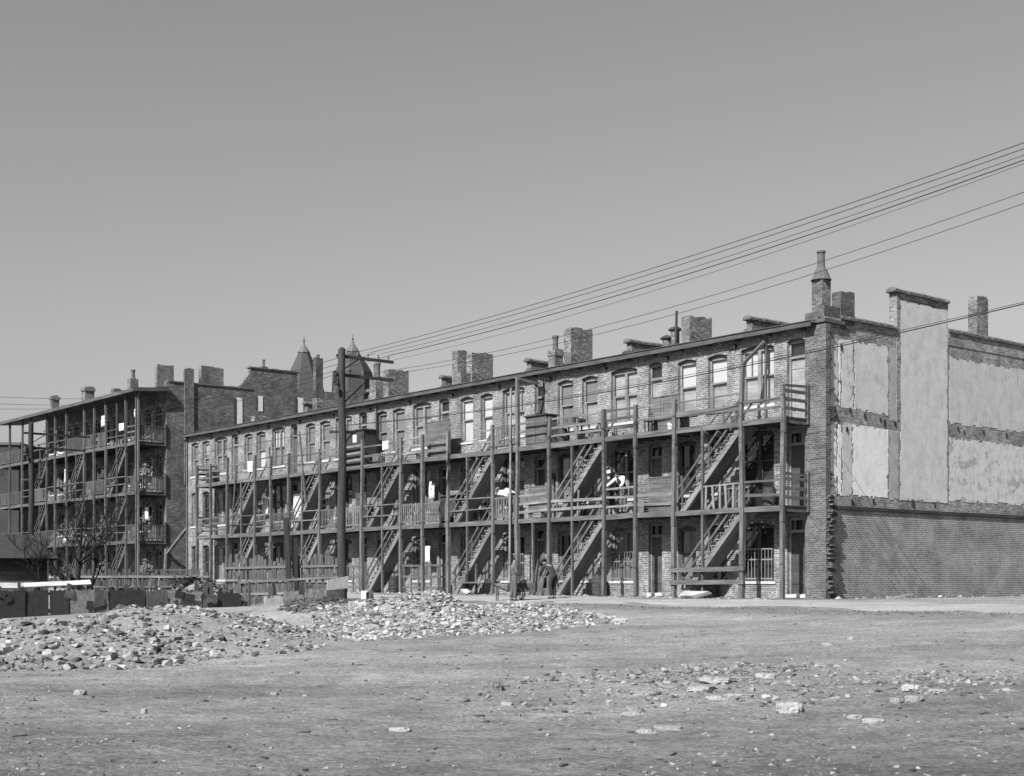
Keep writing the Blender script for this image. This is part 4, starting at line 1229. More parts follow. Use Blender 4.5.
for q in range(16):
    t = random.uniform(.3, 14.2); w_ = random.uniform(.15, .45); z0 = random.uniform(-.35, .1); a_ = random.uniform(-.12, .12)
    f = MB(); f.beam((t, .1, z0), (t + w_, .1, z0 + a_), .018, random.uniform(.12, .34)); f.build('patch', M[random.choice(['sheet_lt', 'sheet_md', 'tar_dk', 'wood_fence'])], fence)
f = MB(); f.beam((8.0, -.09, .14), (14.6, -.09, .16), .05, .09); f.build('rail', M['wood_fence'], fence)


def pickets(name, label, p0, ang, ln, ztop, w, gap, rails, lean=.03, mat='wood_fence', front=False):
    # p0: right-hand end; runs to the left along ang
    ca, sa = math.cos(ang), math.sin(ang)
    G = lambda t: gz(p0[0] + ca * t, p0[1] + sa * t)
    o = thing(name, label, 'fence', (p0[0], p0[1], 0), ang)
    f = MB(); t = 0
    while t < ln:
        top = ztop(t) + random.uniform(-.12, .1)
        f.beam((t + random.uniform(-lean, lean), 0, G(t) - .15), (t + random.uniform(-lean, lean) * 2, random.uniform(-.03, .03), top), w * random.uniform(.75, 1.15), .022, up=(0, 1, 0))
        t += w + gap * random.uniform(.5, 1.6)
    f.build('pickets', M[mat], o)
    for (z0, z1) in rails:
        f = MB(); f.beam((0, .035 if front else -.035, z0), (ln, .035 if front else -.035, z1), .05, .09); f.build('rail', M['wood_lt' if front else mat], o)
    for t in (0.1, ln / 2, ln - .1):
        f = MB(); f.beam((t, -.09, G(t) - .2), (t, -.09, ztop(t) - .05), .1, .1, up=(0, 1, 0)); f.build('post', M[mat], o)
    return o


pickets('picket_fence', 'tall weathered picket fence beside the utility pole, close boards', (-6.5, 56.0), R(183), 4.6, lambda t: 1.55 + .06 * math.sin(2 * t), .105, .008, ((.55, .6), (1.2, 1.1)), front=True)
pickets('picket_fence', 'low gappy picket fence with a pale sagging top rail, in front of the taller pickets', (-6.4, 54.9), R(184), 3.9, lambda t: .84 - .06 * t, .10, .10, ((.74, .52), (.15, .05)), front=True)
pickets('picket_fence', 'short low picket fence between the brush heap and the dark porches', (-11.6, 55.0), R(190), 5.4, lambda t: .98, .10, .02, ((.35, .35), (.75, .75)), front=True)
# odd pieces of the yard
def plank_thing(name, label, cat, p, q, w, h, mat, group=None, up=(0, 0, 1)):
    # w lies across the plank, h is its thickness along 'up'
    p = Vector(p); q = Vector(q)
    o = MB(); o.beam((0, 0, 0), q - p, w, h, up=up)
    ob = o.build(name, M[mat], None, p); tag(ob, label, cat, group); return ob


a = fpos(.0, .35); b = fpos(.85, .35)
o = thing('sheet_panel', 'whitish sheet of board leaning on the fence beside the utility pole', 'board', (a[0], a[1], 0), FANG)
f = MB(); f.poly([(.0, 0, .30), (.9, 0, .22), (.9, .05, .62), (.0, .05, .78)]); f.poly([(.0, .03, .30), (.9, .03, .22), (.9, .08, .62), (.0, .08, .78)])
f.poly([(.0, 0, .30), (.0, .05, .78), (.0, .08, .78), (.0, .03, .30)]); f.poly([(.9, 0, .22), (.9, .05, .62), (.9, .08, .62), (.9, .03, .22)]); f.poly([(.0, .05, .78), (.9, .05, .62), (.9, .08, .62), (.0, .08, .78)])
f.build('board', M['plaster_grey'], o)
a = fpos(9.9, -.25); b = fpos(12.2, -.25)
plank_thing('white_plank', 'right-hand of two whitewashed planks lying on the fence top at far left', 'plank', (a[0], a[1], .54), (b[0], b[1], .44), .24, .05, 'wood_white', None, (FN.x * .6, FN.y * .6, .8))
a = fpos(12.1, -.3); b = fpos(14.8, -.25)
plank_thing('white_plank', 'left-hand of two whitewashed planks lying on the fence top at far left', 'plank', (a[0], a[1], .42), (b[0], b[1], .44), .3, .05, 'wood_white', None, (FN.x * .6, FN.y * .6, .8))
a = (-8.45, 55.7)
plank_thing('black_timber', 'taller of two blackened upright timbers standing in the picket fence', 'timber', (a[0], a[1], gz(*a) - .2), (a[0] - .17, a[1], 3.15), .2, .12, 'wood_black', 'blackened timbers in the picket fence')
a = (-8.2, 55.75)
plank_thing('black_timber', 'shorter of two blackened upright timbers standing in the picket fence', 'timber', (a[0], a[1], gz(*a) - .2), (a[0] - .02, a[1], 2.3), .16, .1, 'wood_black', 'blackened timbers in the picket fence')
a = fpos(5.2, -2.0); b = fpos(7.6, -1.7)
plank_thing('plank', 'pale plank lying across the brush heap behind the fence', 'plank', (a[0], a[1], 1.02), (b[0], b[1], 1.0), .22, .05, 'wood_lt')

# shed at the far left
o = thing('shed', 'low dark shed with a hipped roof at the far left of the yard', 'shed', (-19.1, 51.2, 0), R(18))
f = MB(); f.box(-2.6, 2.15, -1.3, 1.5, -.9, 1.5); f.build('wall', M['wood_dk'], o)
f = MB()
for i in range(34): f.box(-2.6 + i * .14, -2.6 + i * .14 + .128, -1.34, -1.301, -.9, .95 + random.uniform(-.02, .02))
f.build('boarding', M['wood'], o)
f = MB()
e0, e1, n0, n1, zr, ze = -3.0, 2.55, -1.9, 2.0, 2.35, 1.42
f.poly([(e0, n0, ze), (e1, n0, ze), (1.6, .1, zr), (-2.0, .1, zr)]); f.poly([(e0, n1, ze), (e1, n1, ze), (1.6, .1, zr), (-2.0, .1, zr)])
f.poly([(e1, n0, ze), (e1, n1, ze), (1.6, .1, zr)]); f.poly([(e0, n0, ze), (e0, n1, ze), (-2.0, .1, zr)])
f.poly([(e0, n0, ze - .03), (e1, n0, ze - .03), (e1, n1, ze - .03), (e0, n1, ze - .03)])
rf = f.build('roof', M['tar_dk'], o)

# bare trees
def tree(label, x, y, h, lean, seed, n0=5):
    rnd = random.Random(seed)
    z0 = gz(x, y)
    o = thing('bare_tree', label, 'tree', (x, y, z0), 0)
    f = MB(); br = MB()

    def grow(p, d, L, r, lev, mb):
        pts = [p]; rr = [r]; q = p.copy(); dd = d.copy()
        n = 5
        for i in range(n):
            dd = (dd + Vector((rnd.uniform(-.16, .16), rnd.uniform(-.16, .16), rnd.uniform(-.04, .12)))).normalized()
            q = q + dd * (L / n); pts.append(q.copy()); rr.append(r * (1 - .6 * (i + 1) / n))
        mb.tube(pts, rr, 7 if lev == 0 else 4)
        if lev >= 4: return
        for kx in range(n0 if lev == 0 else rnd.choice([3, 4])):
            i = rnd.randint(2, n) if lev == 0 else rnd.randint(1, n)
            a = rnd.uniform(0, 2 * PI); tilt = rnd.uniform(.35, .9)
            side = Vector((math.cos(a), math.sin(a) * .8, 0))
            nd = (dd * math.cos(tilt) + side * math.sin(tilt) + Vector((0, 0, .12))).normalized()
            grow(pts[i], nd, L * rnd.uniform(.5, .75), max(rr[i] * .62, .010), lev + 1, br)
    grow(Vector((0, 0, -.2)), Vector((lean, 0, 1)).normalized(), h * .55, .15 if h > 3.5 else .07, 0, f)
    f.build('trunk', M['bark'], o); br.build('branches', M['bark'], o)


tx = fpos(10.2, -1.6); tree('dark bare tree leaning right behind the yard fence', tx[0], tx[1], 4.7, .24, 3, 7)
tx = fpos(11.2, -1.9); tree('smaller bare sapling to the left behind the yard fence', tx[0], tx[1], 3.4, -.1, 8, 5)
tx = fpos(9.2, -2.6); tree('spindly bare sapling to the right behind the yard fence', tx[0], tx[1], 3.45, .05, 14, 5)

# ------------------------------------------------------------------ rubble
def hull_rock(rnd, n=13, flat=.7):
    bm = bmesh.new()
    for _ in range(n):
        v = Vector((rnd.gauss(0, 1), rnd.gauss(0, 1), rnd.gauss(0, 1))).normalized() * rnd.uniform(.75, 1.05)
        if rnd.random() < .5: v = Vector([max(-.66, min(.66, c)) for c in v])
        bm.verts.new((v.x * .5, v.y * .42, v.z * .5 * flat))
    r = bmesh.ops.convex_hull(bm, input=bm.verts)
    junk = [e for e in r['geom_interior'] if isinstance(e, bmesh.types.BMVert)]
    if junk: bmesh.ops.delete(bm, geom=junk, context='VERTS')
    bmesh.ops.triangulate(bm, faces=bm.faces)
    bm.verts.ensure_lookup_table(); bm.verts.index_update()
    v = np.array([list(x.co) for x in bm.verts]); f = np.array([[x.index for x in q.verts] for q in bm.faces])
    bm.free(); return v, f


rr_ = random.Random(5)
ROCKS = [hull_rock(rr_, 13, rr_.choice([.55, .7, .85])) for _ in range(10)]
# a few brick-like bats
for _ in range(3):
    L = rr_.choice([.9, .6, .75])
    v = np.array([[x * L * .5 + rr_.uniform(-.05, .05), y * .24 + rr_.uniform(-.02, .02), z * .16 + rr_.uniform(-.02, .02)] for x in (-1, 1) for y in (-1, 1) for z in (-1, 1)])
    f = np.array([[0, 1, 3], [0, 3, 2], [4, 6, 7], [4, 7, 5], [0, 4, 5], [0, 5, 1], [2, 3, 7], [2, 7, 6], [0, 2, 6], [0, 6, 4], [1, 5, 7], [1, 7, 3]])
    ROCKS.append((v, f))
ROCKM = []
for v, f in ROCKS:
    m = bpy.data.meshes.new('rubble_stone'); m.from_pydata(v.tolist(), [], f.tolist()); m.materials.append(M['rub_obj']); ROCKM.append(m)

cand = []   # x,y,size,tone bias,group


def scatter(cx, cy, rx, ry, n, smin, smax, grp, power=2.4, edge=False, tone=(.0, 1.0), clip=None):
    for _ in range(n):
        a = RNG.uniform(0, 2 * PI); r = math.sqrt(RNG.uniform(0 if not edge else .45, 1))
        x = cx + rx * r * math.cos(a); y = cy + ry * r * math.sin(a)
        if clip and not clip(x, y): continue
        s = smin + (smax - smin) * RNG.uniform() ** power
        cand.append((x, y, s, RNG.uniform(*tone), grp))


LM = 'broken stones in the left rubble mound'; MM = 'broken stones in the middle rubble mound'; LOT = 'stray stones on the bare lot'; DK = 'dark rubble beside the fence end'; PB = 'pale stones along the foot of the porches'
# left mound: stones thick on its front skirt and along the crest
scatter(-8.8, 26.2, 3.4, 2.4, 2600, .025, .30, LM, 4.6, tone=(.05, .9))
scatter(-6.2, 28.4, 2.6, 2.2, 1900, .025, .26, LM, 4.6, tone=(.05, .9))
scatter(-4.7, 31.2, 2.1, 2.0, 1500, .025, .24, LM, 4.6, tone=(.05, .9))
scatter(-10.9, 29.6, 3.0, .8, 130, .06, .36, LM, 2.4, tone=(.2, .9))
scatter(-8.0, 29.5, 3.2, 2.6, 700, .02, .16, LM, 4.4, tone=(.1, .9))
scatter(-5.0, 34.2, 2.3, 2.6, 700, .02, .13, LM, 4.4, tone=(.1, .9))
scatter(-13.4, 28.5, 3.6, 3.4, 900, .04, .34, LM, 3.6, tone=(.05, .9))
# middle mound: a dense heap of pale chunks
scatter(-2.6, 33.3, 2.0, 2.6, 4200, .03, .27, MM, 4.0, tone=(.2, 1))
scatter(-.3, 33.7, 2.3, 2.6, 4400, .03, .25, MM, 4.0, tone=(.2, 1))
scatter(1.6, 35.0, 1.6, 2.0, 1700, .03, .24, MM, 4.0, tone=(.2, 1))
scatter(2.95, 35.6, .4, .4, 20, .10, .26, MM, 1.4, tone=(.5, 1))
scatter(-1.9, 35.2, .9, .7, 160, .06, .26, MM, 2.4, tone=(.2, 1))
scatter(-3.6, 34.2, 1.0, 1.6, 1100, .03, .24, MM, 3.6, tone=(.1, .95))
# dark heap at the fence end
scatter(-4.75, 36.0, .95, 1.7, 900, .05, .26, DK, 3.0, tone=(0, .28))
scatter(-3.2, 40.0, 1.2, 1.2, 240, .06, .28, DK, 2.4, tone=(.0, .7))
# yard behind the fence
scatter(-11.9, 53.6, 1.6, 1.4, 420, .08, .34, 'debris in the brush heap', 2.4, tone=(.0, .4))
scatter(-14.3, 51.8, 1.2, 1.1, 260, .08, .34, 'debris in the brush heap', 2.4, tone=(.0, .5))
# along the porch
for _ in range(330):
    s = RNG.uniform(-7, 27); d = 1.5 + abs(RNG.normal(0, .35)) if s > .5 else RNG.uniform(-9, .6) * 0 + abs(RNG.normal(0, .3))
    p = W(s, -d, 0)
    if s <= .5:
        p = W(-.25 - abs(RNG.normal(0, .35)), RNG.uniform(.2, 13), 0)
    cand.append((p.x, p.y, .05 + .26 * RNG.uniform() ** 3, RNG.uniform(.35, 1), PB))
# scattered over the lot
for _ in range(26000):
    y = 10.3 + 32 * RNG.uniform() ** 1.6; x = RNG.uniform(-.42, .42) * y
    dn = float(vnoise(np.array([x * .8]), np.array([y * .5]), 33)[0])
    if RNG.uniform() > dn * 1.1: continue
    cand.append((x, y, .007 + .075 * RNG.uniform() ** 8, RNG.uniform(.05, .8), LOT))
for (cx, cy, rx, ry, n) in ((2.9, 19.8, 2.5, 1.7, 2400), (6.2, 18.6, 1.5, 1.2, 900), (3.6, 21.0, 1.6, 1.0, 900), (1.6, 17.2, 2.2, 1.6, 800), (4.6, 17.4, 2.6, 1.6, 900)):
    for _ in range(n):
        x = cx + RNG.normal(0, rx * .5); y = cy + RNG.normal(0, ry * .5)
        cand.append((x, y, .010 + .15 * RNG.uniform() ** 6, RNG.uniform(.1, .75), LOT))
ind = []; stuff = {}
for c in cand:
    ind.append((c[2] / max(c[1], 5) * (1.0 if c[4] != 'debris in the brush heap' else .3), c))
ind.sort(key=lambda q: -q[0])
NIND = 270
LABS = {LM: 'broken stone lying in the left rubble mound', MM: 'broken pale stone lying in the middle rubble mound', LOT: 'small stray stone lying on the bare lot',
        DK: 'dark broken stone in the heap by the fence end', PB: 'pale broken stone at the foot of the porches', 'debris in the brush heap': 'dark lump in the brush heap behind the fence'}


def place_rock(x, y, size, label, group, mesh=None, flat=1.0, rot=None, sink=.28, tone=None):
    m = mesh or RNG.choice(ROCKM)
    o = link('rubble_stone', m, None, (x, y, gz(x, y) + size * flat * (.5 - sink) * .3))
    o.scale = (size, size, size * flat)
    o.rotation_euler = rot or (RNG.uniform(-.35, .35), RNG.uniform(-.35, .35), RNG.uniform(0, 6.28))
    tag(o, label, 'stone', group); return o


for _, (x, y, s, tn, grp) in ind[:NIND]: place_rock(x, y, s, LABS[grp], grp)
rest = [c for _, c in ind[NIND:]]
V = []; F = []; T = []; off = 0
ZR = gz_np(np.array([c[0] for c in rest]), np.array([c[1] for c in rest]))
for (x, y, s, tn, grp), zr in zip(rest, ZR):
    v, f = ROCKS[RNG.integers(len(ROCKS))]
    rm = np.array(Matrix.Rotation(RNG.uniform(0, 6.28), 3, 'Z') @ Matrix.Rotation(RNG.uniform(-.6, .6), 3, 'X') @ Matrix.Rotation(RNG.uniform(-.6, .6), 3, 'Y'))
    fl = RNG.uniform(.6, 1.0)
    vv = (v @ rm.T) * s * np.array([1, 1, fl]) + np.array([x, y, zr + s * .03])
    V.append(vv); F.append(f + off); T.append(np.full(len(v), tn)); off += len(v)
m = bpy.data.meshes.new('small_rubble'); m.from_pydata(np.concatenate(V).tolist(), [], np.concatenate(F).tolist()); m.materials.append(M['rub_att'])
at = m.attributes.new('tone', 'FLOAT', 'POINT'); at.data.foreach_set('value', np.concatenate(T).astype(np.float32))
tag(link('small_rubble', m), 'mass of small broken brick, mortar and stone strewn over mounds and lot', 'rubble', kind='stuff')


# pale slabs and stones one can single out in the foreground
def at(u, v):
    # point of the lot seen at plate position u,v (solved on the terrain)
    y = 20.0
    for _ in range(40):
        x = (u - 498) / 1371 * y; z = gz(x, y)
        y = .6 * y + .4 * (0.7 - z) * 1371 / (v - 578)
    return (u - 498) / 1371 * y, y


def lump(seed):
    bm = bmesh.new(); bmesh.ops.create_icosphere(bm, subdivisions=4, radius=.5)
    o = Vector((seed * 7.3, seed * 3.1, seed * 1.7))
    for v in bm.verts:
        q = v.co * 3 + o
        n = mnoise.noise(q) * .34 + mnoise.noise(q * 2.3) * .18 + mnoise.noise(q * 6) * .07
        c = v.co * (1 + n)
        v.co = Vector((max(-.46, min(.46, c.x)), max(-.46, min(.46, c.y)), max(-.30, min(.34, c.z))))
    m = bpy.data.meshes.new('lump'); bm.to_mesh(m); bm.free(); return m


from mathutils import noise as mnoise
LUMPS = [lump(i + 1) for i in range(9)]


def slab(u, v, w, d, h, label, tone='pale', group=None):
    x, y = at(u, v)
    h = max(h, .07); m = LUMPS[RNG.integers(9)] if tone == 'pale' else RNG.choice(ROCKM[:10])
    if tone != 'pale': w *= .85; h *= .7
    o = link('stone_slab' if h < .12 else 'stone', m, None, (x, y, gz(x, y) + h * .05)); o.scale = (w * .82, d * 1.1, h * 1.3)
    o.rotation_euler = (RNG.uniform(-.05, .05), RNG.uniform(-.05, .05), RNG.uniform(-.5, .5))
    o.data = m.copy(); o.data.materials.clear(); o.data.materials.append(M['fieldstone'] if tone == 'pale' else M['cinder'])
    tag(o, label, 'stone', group); return o


SL = [(494, 691, .34, .22, .20, 'blocky brick fragment alone near the bottom centre of the lot', 'pale'), (790, 711, .40, .28, .20, 'pale angular stone at lower right, biggest of the foreground'),
      (497, 685, .10, .08, .10, 'small dark lump resting behind the blocky brick fragment', 'dark'),
      (620, 624, .50, .4, .28, 'pale stone block at the right tip of the middle rubble mound'), (613, 629, .3, .2, .06, 'dark flat lump lying right of the middle mound', 'dark'),
      (715, 682, .55, .42, .12, 'broad pale slab at the top of the flagstone patch'), (742, 680, .40, .3, .10, 'pale slab right of the broad one in the flagstone patch'), (765, 678, .36, .26, .13, 'raised pale slab at the right end of the flagstone patch'),
      (700, 690, .45, .34, .07, 'flat slab in the middle of the flagstone patch'), (716, 699, .34, .25, .08, 'small slab on the near side of the flagstone patch'), (738, 697, .42, .3, .08, 'pale slab on the near right of the flagstone patch'),
      (668, 688, .4, .3, .06, 'flat slab at the left of the flagstone patch'), (645, 694, .5, .3, .04, 'thin flake at the far left of the flagstone patch'), (680, 696, .36, .26, .05, 'thin slab below the left of the flagstone patch'),
      (632, 715, .36, .22, .06, 'flat oblong stone below the flagstone patch'), (646, 733, .28, .18, .08, 'pale stone low at bottom right of centre'), (668, 729, .4, .2, .05, 'thin pale slab low right of centre'), (507, 705, .2, .12, .07, 'pale chip just below the blocky brick fragment'),
      (588, 714, .16, .12, .12, 'small upright stone left of the flat oblong stone', 'dark'), (565, 712, .14, .12, .10, 'small dark lump left of the upright stone', 'dark'), (910, 690, .26, .2, .14, 'grey stone at the right edge patch, upper one'), (914, 701, .3, .2, .13, 'pale stone at the right edge patch, lower one'),
      (896, 702, .2, .16, .1, 'small pale stone left in the right edge patch'), (937, 692, .3, .2, .05, 'flat slab right in the right edge patch'), (873, 722, .32, .2, .06, 'flat pale stone at bottom right'), (856, 718, .22, .16, .05, 'flake left of the flat pale stone at bottom right'),
      (768, 697, .24, .16, .07, 'lone flat stone between the flagstone patch and the biggest stone'), (739, 642, .20, .14, .10, 'lone white stone in the middle right of the lot'), (851, 640, .16, .14, .14, 'round white stone at the far right of the lot'), (827, 645, .26, .14, .06, 'flat stone left of the round white one'),
      (80, 695, .22, .15, .14, 'pale stone at far left below the mound'), (96, 680, .16, .1, .1, 'dark lump above the pale stone at far left', 'dark'), (144, 713, .09, .07, .11, 'small upright stone at lower left'), (204, 701, .3, .14, .05, 'dark flat scrap at lower left centre', 'dark'), (262, 695, .15, .1, .08, 'dark lump right of the dark flat scrap', 'dark'),
      (274, 695, .14, .1, .08, 'grey stone beside the dark lump at left centre'), (294, 673, .2, .13, .08, 'grey stone below the gap between mounds'), (466, 656, .2, .16, .10, 'dark stone with a pale chip below the middle mound', 'dark'), (424, 658, .12, .1, .12, 'small dark upright lump below the middle mound', 'dark'),
      (353, 665, .06, .06, .20, 'upright dark stub standing in the dirt at left centre', 'dark'), (366, 681, .14, .1, .06, 'dark chip below the upright stub', 'dark'), (400, 731, .3, .16, .08, 'pale low stone near the bottom, left of centre'), (215, 650, .26, .2, .2, 'white block on the front skirt of the left mound'), (52, 627, .26, .24, .24, 'grey block on the upper left of the left mound'), (130, 655, .34, .3, .24, 'white block at the front edge of the left mound')]
for q in SL: slab(q[0], q[1], q[2], q[3], q[4], q[5], q[6] if len(q) > 6 else 'pale')
bpy.data.objects['stone'].data.materials[0] = rough_mat('mottled brick fragment', .15, .6, 9, bump=.8)
bpy.data.objects['stone'].scale.z *= 1.3

# weeds at the foot of walls (uncountable)
f = MB()
for _ in range(2600):
    q = RNG.uniform()
    if q < .35: p = W(-.15 - abs(RNG.normal(0, .35)), RNG.uniform(.1, 13), 0)
    elif q < .65: p = W(RNG.uniform(.6, 20), -1.5 - abs(RNG.normal(0, .3)), 0)
    else: p = W(RNG.uniform(-14, 8), -6.6 - abs(RNG.normal(0, .8)), 0)
    z = gz(p.x, p.y) - .01; h = .02 + .08 * RNG.uniform() ** 2; a = RNG.uniform(0, 6.28); dx, dy = .02 * math.cos(a), .02 * math.sin(a)
    ex, ey = RNG.normal(0, .04), RNG.normal(0, .04)
    f.poly([(p.x - dx, p.y - dy, z), (p.x + dx, p.y + dy, z), (p.x + ex, p.y + ey, z + h)])
tag(f.build('dry_weeds', M['weed'], recalc=False), 'dry weeds along the alley edge and wall foot', 'weeds', kind='stuff')
# litter: scraps of lath and board trodden into the lot
f = MB()
for _ in range(110):
    y = 11 + 30 * RNG.uniform() ** 1.5; x = RNG.uniform(-.4, .4) * y; z = gz(x, y)
    a = RNG.normal(0, .7); L_ = RNG.uniform(.03, .15); w_ = RNG.uniform(.015, .05)
    f.beam((x, y, z + .004), (x + L_ * math.cos(a), y + L_ * math.sin(a), z + .012), w_, .012)
tag(f.build('litter', M['wood_dk'], recalc=False), 'dark scraps of lath and litter trodden into the lot', 'litter', kind='stuff')
# sticks in the brush heap
f = MB()
for _ in range(260):
    cx, cy = ((-11.9, 53.6), (-14.3, 51.8))[RNG.integers(2)]
    x = cx + RNG.normal(0, .8); y = cy + RNG.normal(0, .8); z = gz(x, y)
    a = RNG.uniform(0, 6.28); L = RNG.uniform(.3, .9)
    f.beam((x, y, z + RNG.uniform(0, .15)), (x + L * math.cos(a), y + L * math.sin(a), z + RNG.uniform(0, .28)), .018, .018)
tag(f.build('brush', M['bark'], recalc=False), 'tangle of dark sticks on the heap behind the fence', 'brush', kind='stuff')

# ------------------------------------------------------------------ people
def skin_mesh(name, verts, edges, rad, mat, sub=2):
    m = bpy.data.meshes.new(name); m.from_pydata([tuple(v) for v in verts], edges, [])
    o = bpy.data.objects.new('tmp', m); COL.objects.link(o)
    o.modifiers.new('Skin', 'SKIN')
    o.modifiers['Skin'].use_smooth_shade = True
    sv = m.skin_vertices[0].data
    for i, r in enumerate(rad):
        rr = r if isinstance(r, tuple) else (r, r); sv[i].radius = rr; sv[i].use_root = (i == 0)
    s = o.modifiers.new('Sub', 'SUBSURF'); s.levels = sub; s.render_levels = sub
    dg = bpy.context.evaluated_depsgraph_get(); dg.update()
    me = bpy.data.meshes.new_from_object(o.evaluated_get(dg)); me.name = name
    bpy.data.objects.remove(o); me.materials.clear(); me.materials.append(mat)
    return me


def person(label, loc, rotz, J, top='cloth_m', legs='cloth_d', hair='hair', skin='skin', vest=None, hat=None, sleeves='long', skirt=False, scale=1.0, bare_legs=False):
    """J: joints; figure faces -y. """
    o = thing('person', label, 'person', loc, rotz); o.scale = (scale,) * 3
    V = []; E = []; Rd = []
    idx = {}

    def add(nm, p, r, par=None):
        idx[nm] = len(V); V.append(Vector(p)); Rd.append(r)
        if par is not None: E.append((idx[par], idx[nm]))
    add('pelvis', J['pelvis'], (.135, .10))
    add('waist', J['waist'], (.125, .09), 'pelvis'); add('chest', J['chest'], (.15, .10), 'waist'); add('neckb', J['neck'], .06, 'chest')
    hd = Vector(J['head']); nk = Vector(J['neck']); up = (hd - nk).normalized()
    add('jaw', hd - up * .055, (.062, .07), 'neckb'); add('skull', hd + up * .035, (.078, .09), 'jaw'); add('crown', hd + up * .095, (.05, .055), 'skull')
    fwd = Vector(J.get('face', (0, -1, 0))).normalized()
    add('nose', hd + fwd * .10 - up * .01, .014, 'skull')
    for sd, sg in (('l', -1), ('r', 1)):
        add('sh' + sd, J['sh' + sd], .062, 'chest'); add('el' + sd, J['el' + sd], .043, 'sh' + sd); add('wr' + sd, J['wr' + sd], .028, 'el' + sd)
        w = Vector(J['wr' + sd]); d = (w - Vector(J['el' + sd])).normalized()
        pd = Vector(J.get('palm' + sd, (0, 0, -1))); side = d.cross(pd).normalized()
        add('hand' + sd, w + d * .06, (.03, .02), 'wr' + sd)
        for q, ln in ((-1.5, .055), (-.5, .07), (.5, .075), (1.5, .065)):
            b = w + d * .085 + side * (q * .019)
            n1 = 'f%s%s' % (sd, q)
            add(n1, b, .009, 'hand' + sd); add(n1 + 'b', b + d * ln * .5 + pd * .01, .008, n1); add(n1 + 'c', b + d * ln * .85 + pd * .035, .007, n1 + 'b')
        b = w + d * .03 - side * (.035 * sg)
        add('th' + sd, b, .011, 'hand' + sd); add('thb' + sd, b + d * .045 - side * (.02 * sg), .009, 'th' + sd)
        add('hip' + sd, J['hip' + sd], .085, 'pelvis'); add('kn' + sd, J['kn' + sd], .058, 'hip' + sd); add('an' + sd, J['an' + sd], .038, 'kn' + sd)
        add('heel' + sd, Vector(J['an' + sd]) + Vector((0, .02, -.05)), .036, 'an' + sd); add('toe' + sd, J['toe' + sd], (.035, .025), 'an' + sd)
    link('body', skin_mesh('body', V, E, Rd, M[skin]), o)

    def cloth(nm, names, edges, rad, mat):
        ii = {n: i for i, n in enumerate(names)}
        vs = [V[idx[n]] if n in idx else Vector(J[n]) for n in names]
        link(nm, skin_mesh(nm, vs, [(ii[a], ii[b]) for a, b in edges], rad, M[mat]), o)
    if sleeves == 'long':
        def near(w, e): return V[idx[w]].lerp(V[idx[e]], .12)
        J['cul'] = near('wrl', 'ell'); J['cur'] = near('wrr', 'elr')
        cloth('shirt', ['pelvis', 'waist', 'chest', 'neckb', 'shl', 'ell', 'cul', 'shr', 'elr', 'cur'],
              [('pelvis', 'waist'), ('waist', 'chest'), ('chest', 'neckb'), ('chest', 'shl'), ('shl', 'ell'), ('ell', 'cul'), ('chest', 'shr'), ('shr', 'elr'), ('elr', 'cur')],
              [(.155, .125), (.15, .12), (.18, .13), .07, .085, .066, .048, .085, .066, .048], top)
    if vest:
        cloth('waistcoat', ['pelvis', 'waist', 'chest', 'neckb'], [('pelvis', 'waist'), ('waist', 'chest'), ('chest', 'neckb')], [(.165, .135), (.162, .132), (.185, .145), .085], vest)
    if not skirt:
        J['cfl'] = V[idx['anl']].lerp(V[idx['knl']], .1); J['cfr'] = V[idx['anr']].lerp(V[idx['knr']], .1)
        cloth('trousers', ['pelvis', 'waist', 'hipl', 'knl', 'cfl', 'hipr', 'knr', 'cfr'], [('pelvis', 'waist'), ('pelvis', 'hipl'), ('hipl', 'knl'), ('knl', 'cfl'), ('pelvis', 'hipr'), ('hipr', 'knr'), ('knr', 'cfr')],
              [(.16, .125), (.13, .1), .11, .08, .065, .11, .08, .065], legs)
    else:
        f = MB(); pz = V[idx['pelvis']]
        f.lathe([(.15, pz.z + .12), (.2, pz.z - .1), (.26, pz.z - .5), (.28, .25), (.25, .25)], 14, (pz.x, pz.y, 0)); link('skirt', f.mesh('skirt', M[legs], smooth=True), o)
    for sd in 'lr':
        link('shoe', skin_mesh('shoe', [V[idx['an' + sd]], V[idx['heel' + sd]], V[idx['toe' + sd]]], [(0, 1), (0, 2)], [.05, .045, (.048, .034)], M['leather'], 1), o)
    hc = hd + up * .05 - fwd * .02
    hm = skin_mesh('hair', [hc - fwd * .03 - up * .03, hc + up * .045, hc + up * .02 - fwd * .055], [(0, 1), (1, 2)], [(.082, .085), (.078, .08), .07], M[hair], 2); link('hair', hm, o)
    sdv = up.cross(fwd).normalized()
    for sg in (-1, 1):
        f = MB(); c = hd + fwd * .082 + up * .02 + sdv * (.03 * sg); f.lathe([(.0, -.008), (.009, -.004), (.009, .004), (.0, .008)], 8, c); link('eye', f.mesh('eye', M['hair']), o)
        f = MB(); c = hd + sdv * (.086 * sg); f.lathe([(.0, -.03), (.014, -.015), (.017, .01), (.0, .03)], 8, c); link('ear', f.mesh('ear', M[skin]), o)
    f = MB(); c = hd + fwd * .083 - up * .045; f.beam(c - sdv * .022, c + sdv * .022, .008, .008); link('mouth', f.mesh('mouth', M['leather']), o)
    if hat:
        f = MB(); c = hd + up * .07
        f.lathe([(.17, .0), (.165, .012), (.1, .02), (.095, .09), (.06, .115), (.0, .12)], 16, (0, 0, 0))
        mh = f.mesh('hat', M[hat], smooth=True); ho = link('hat', mh, o, c); ho.rotation_euler = up.to_track_quat('Z', 'Y').to_euler()
    return o


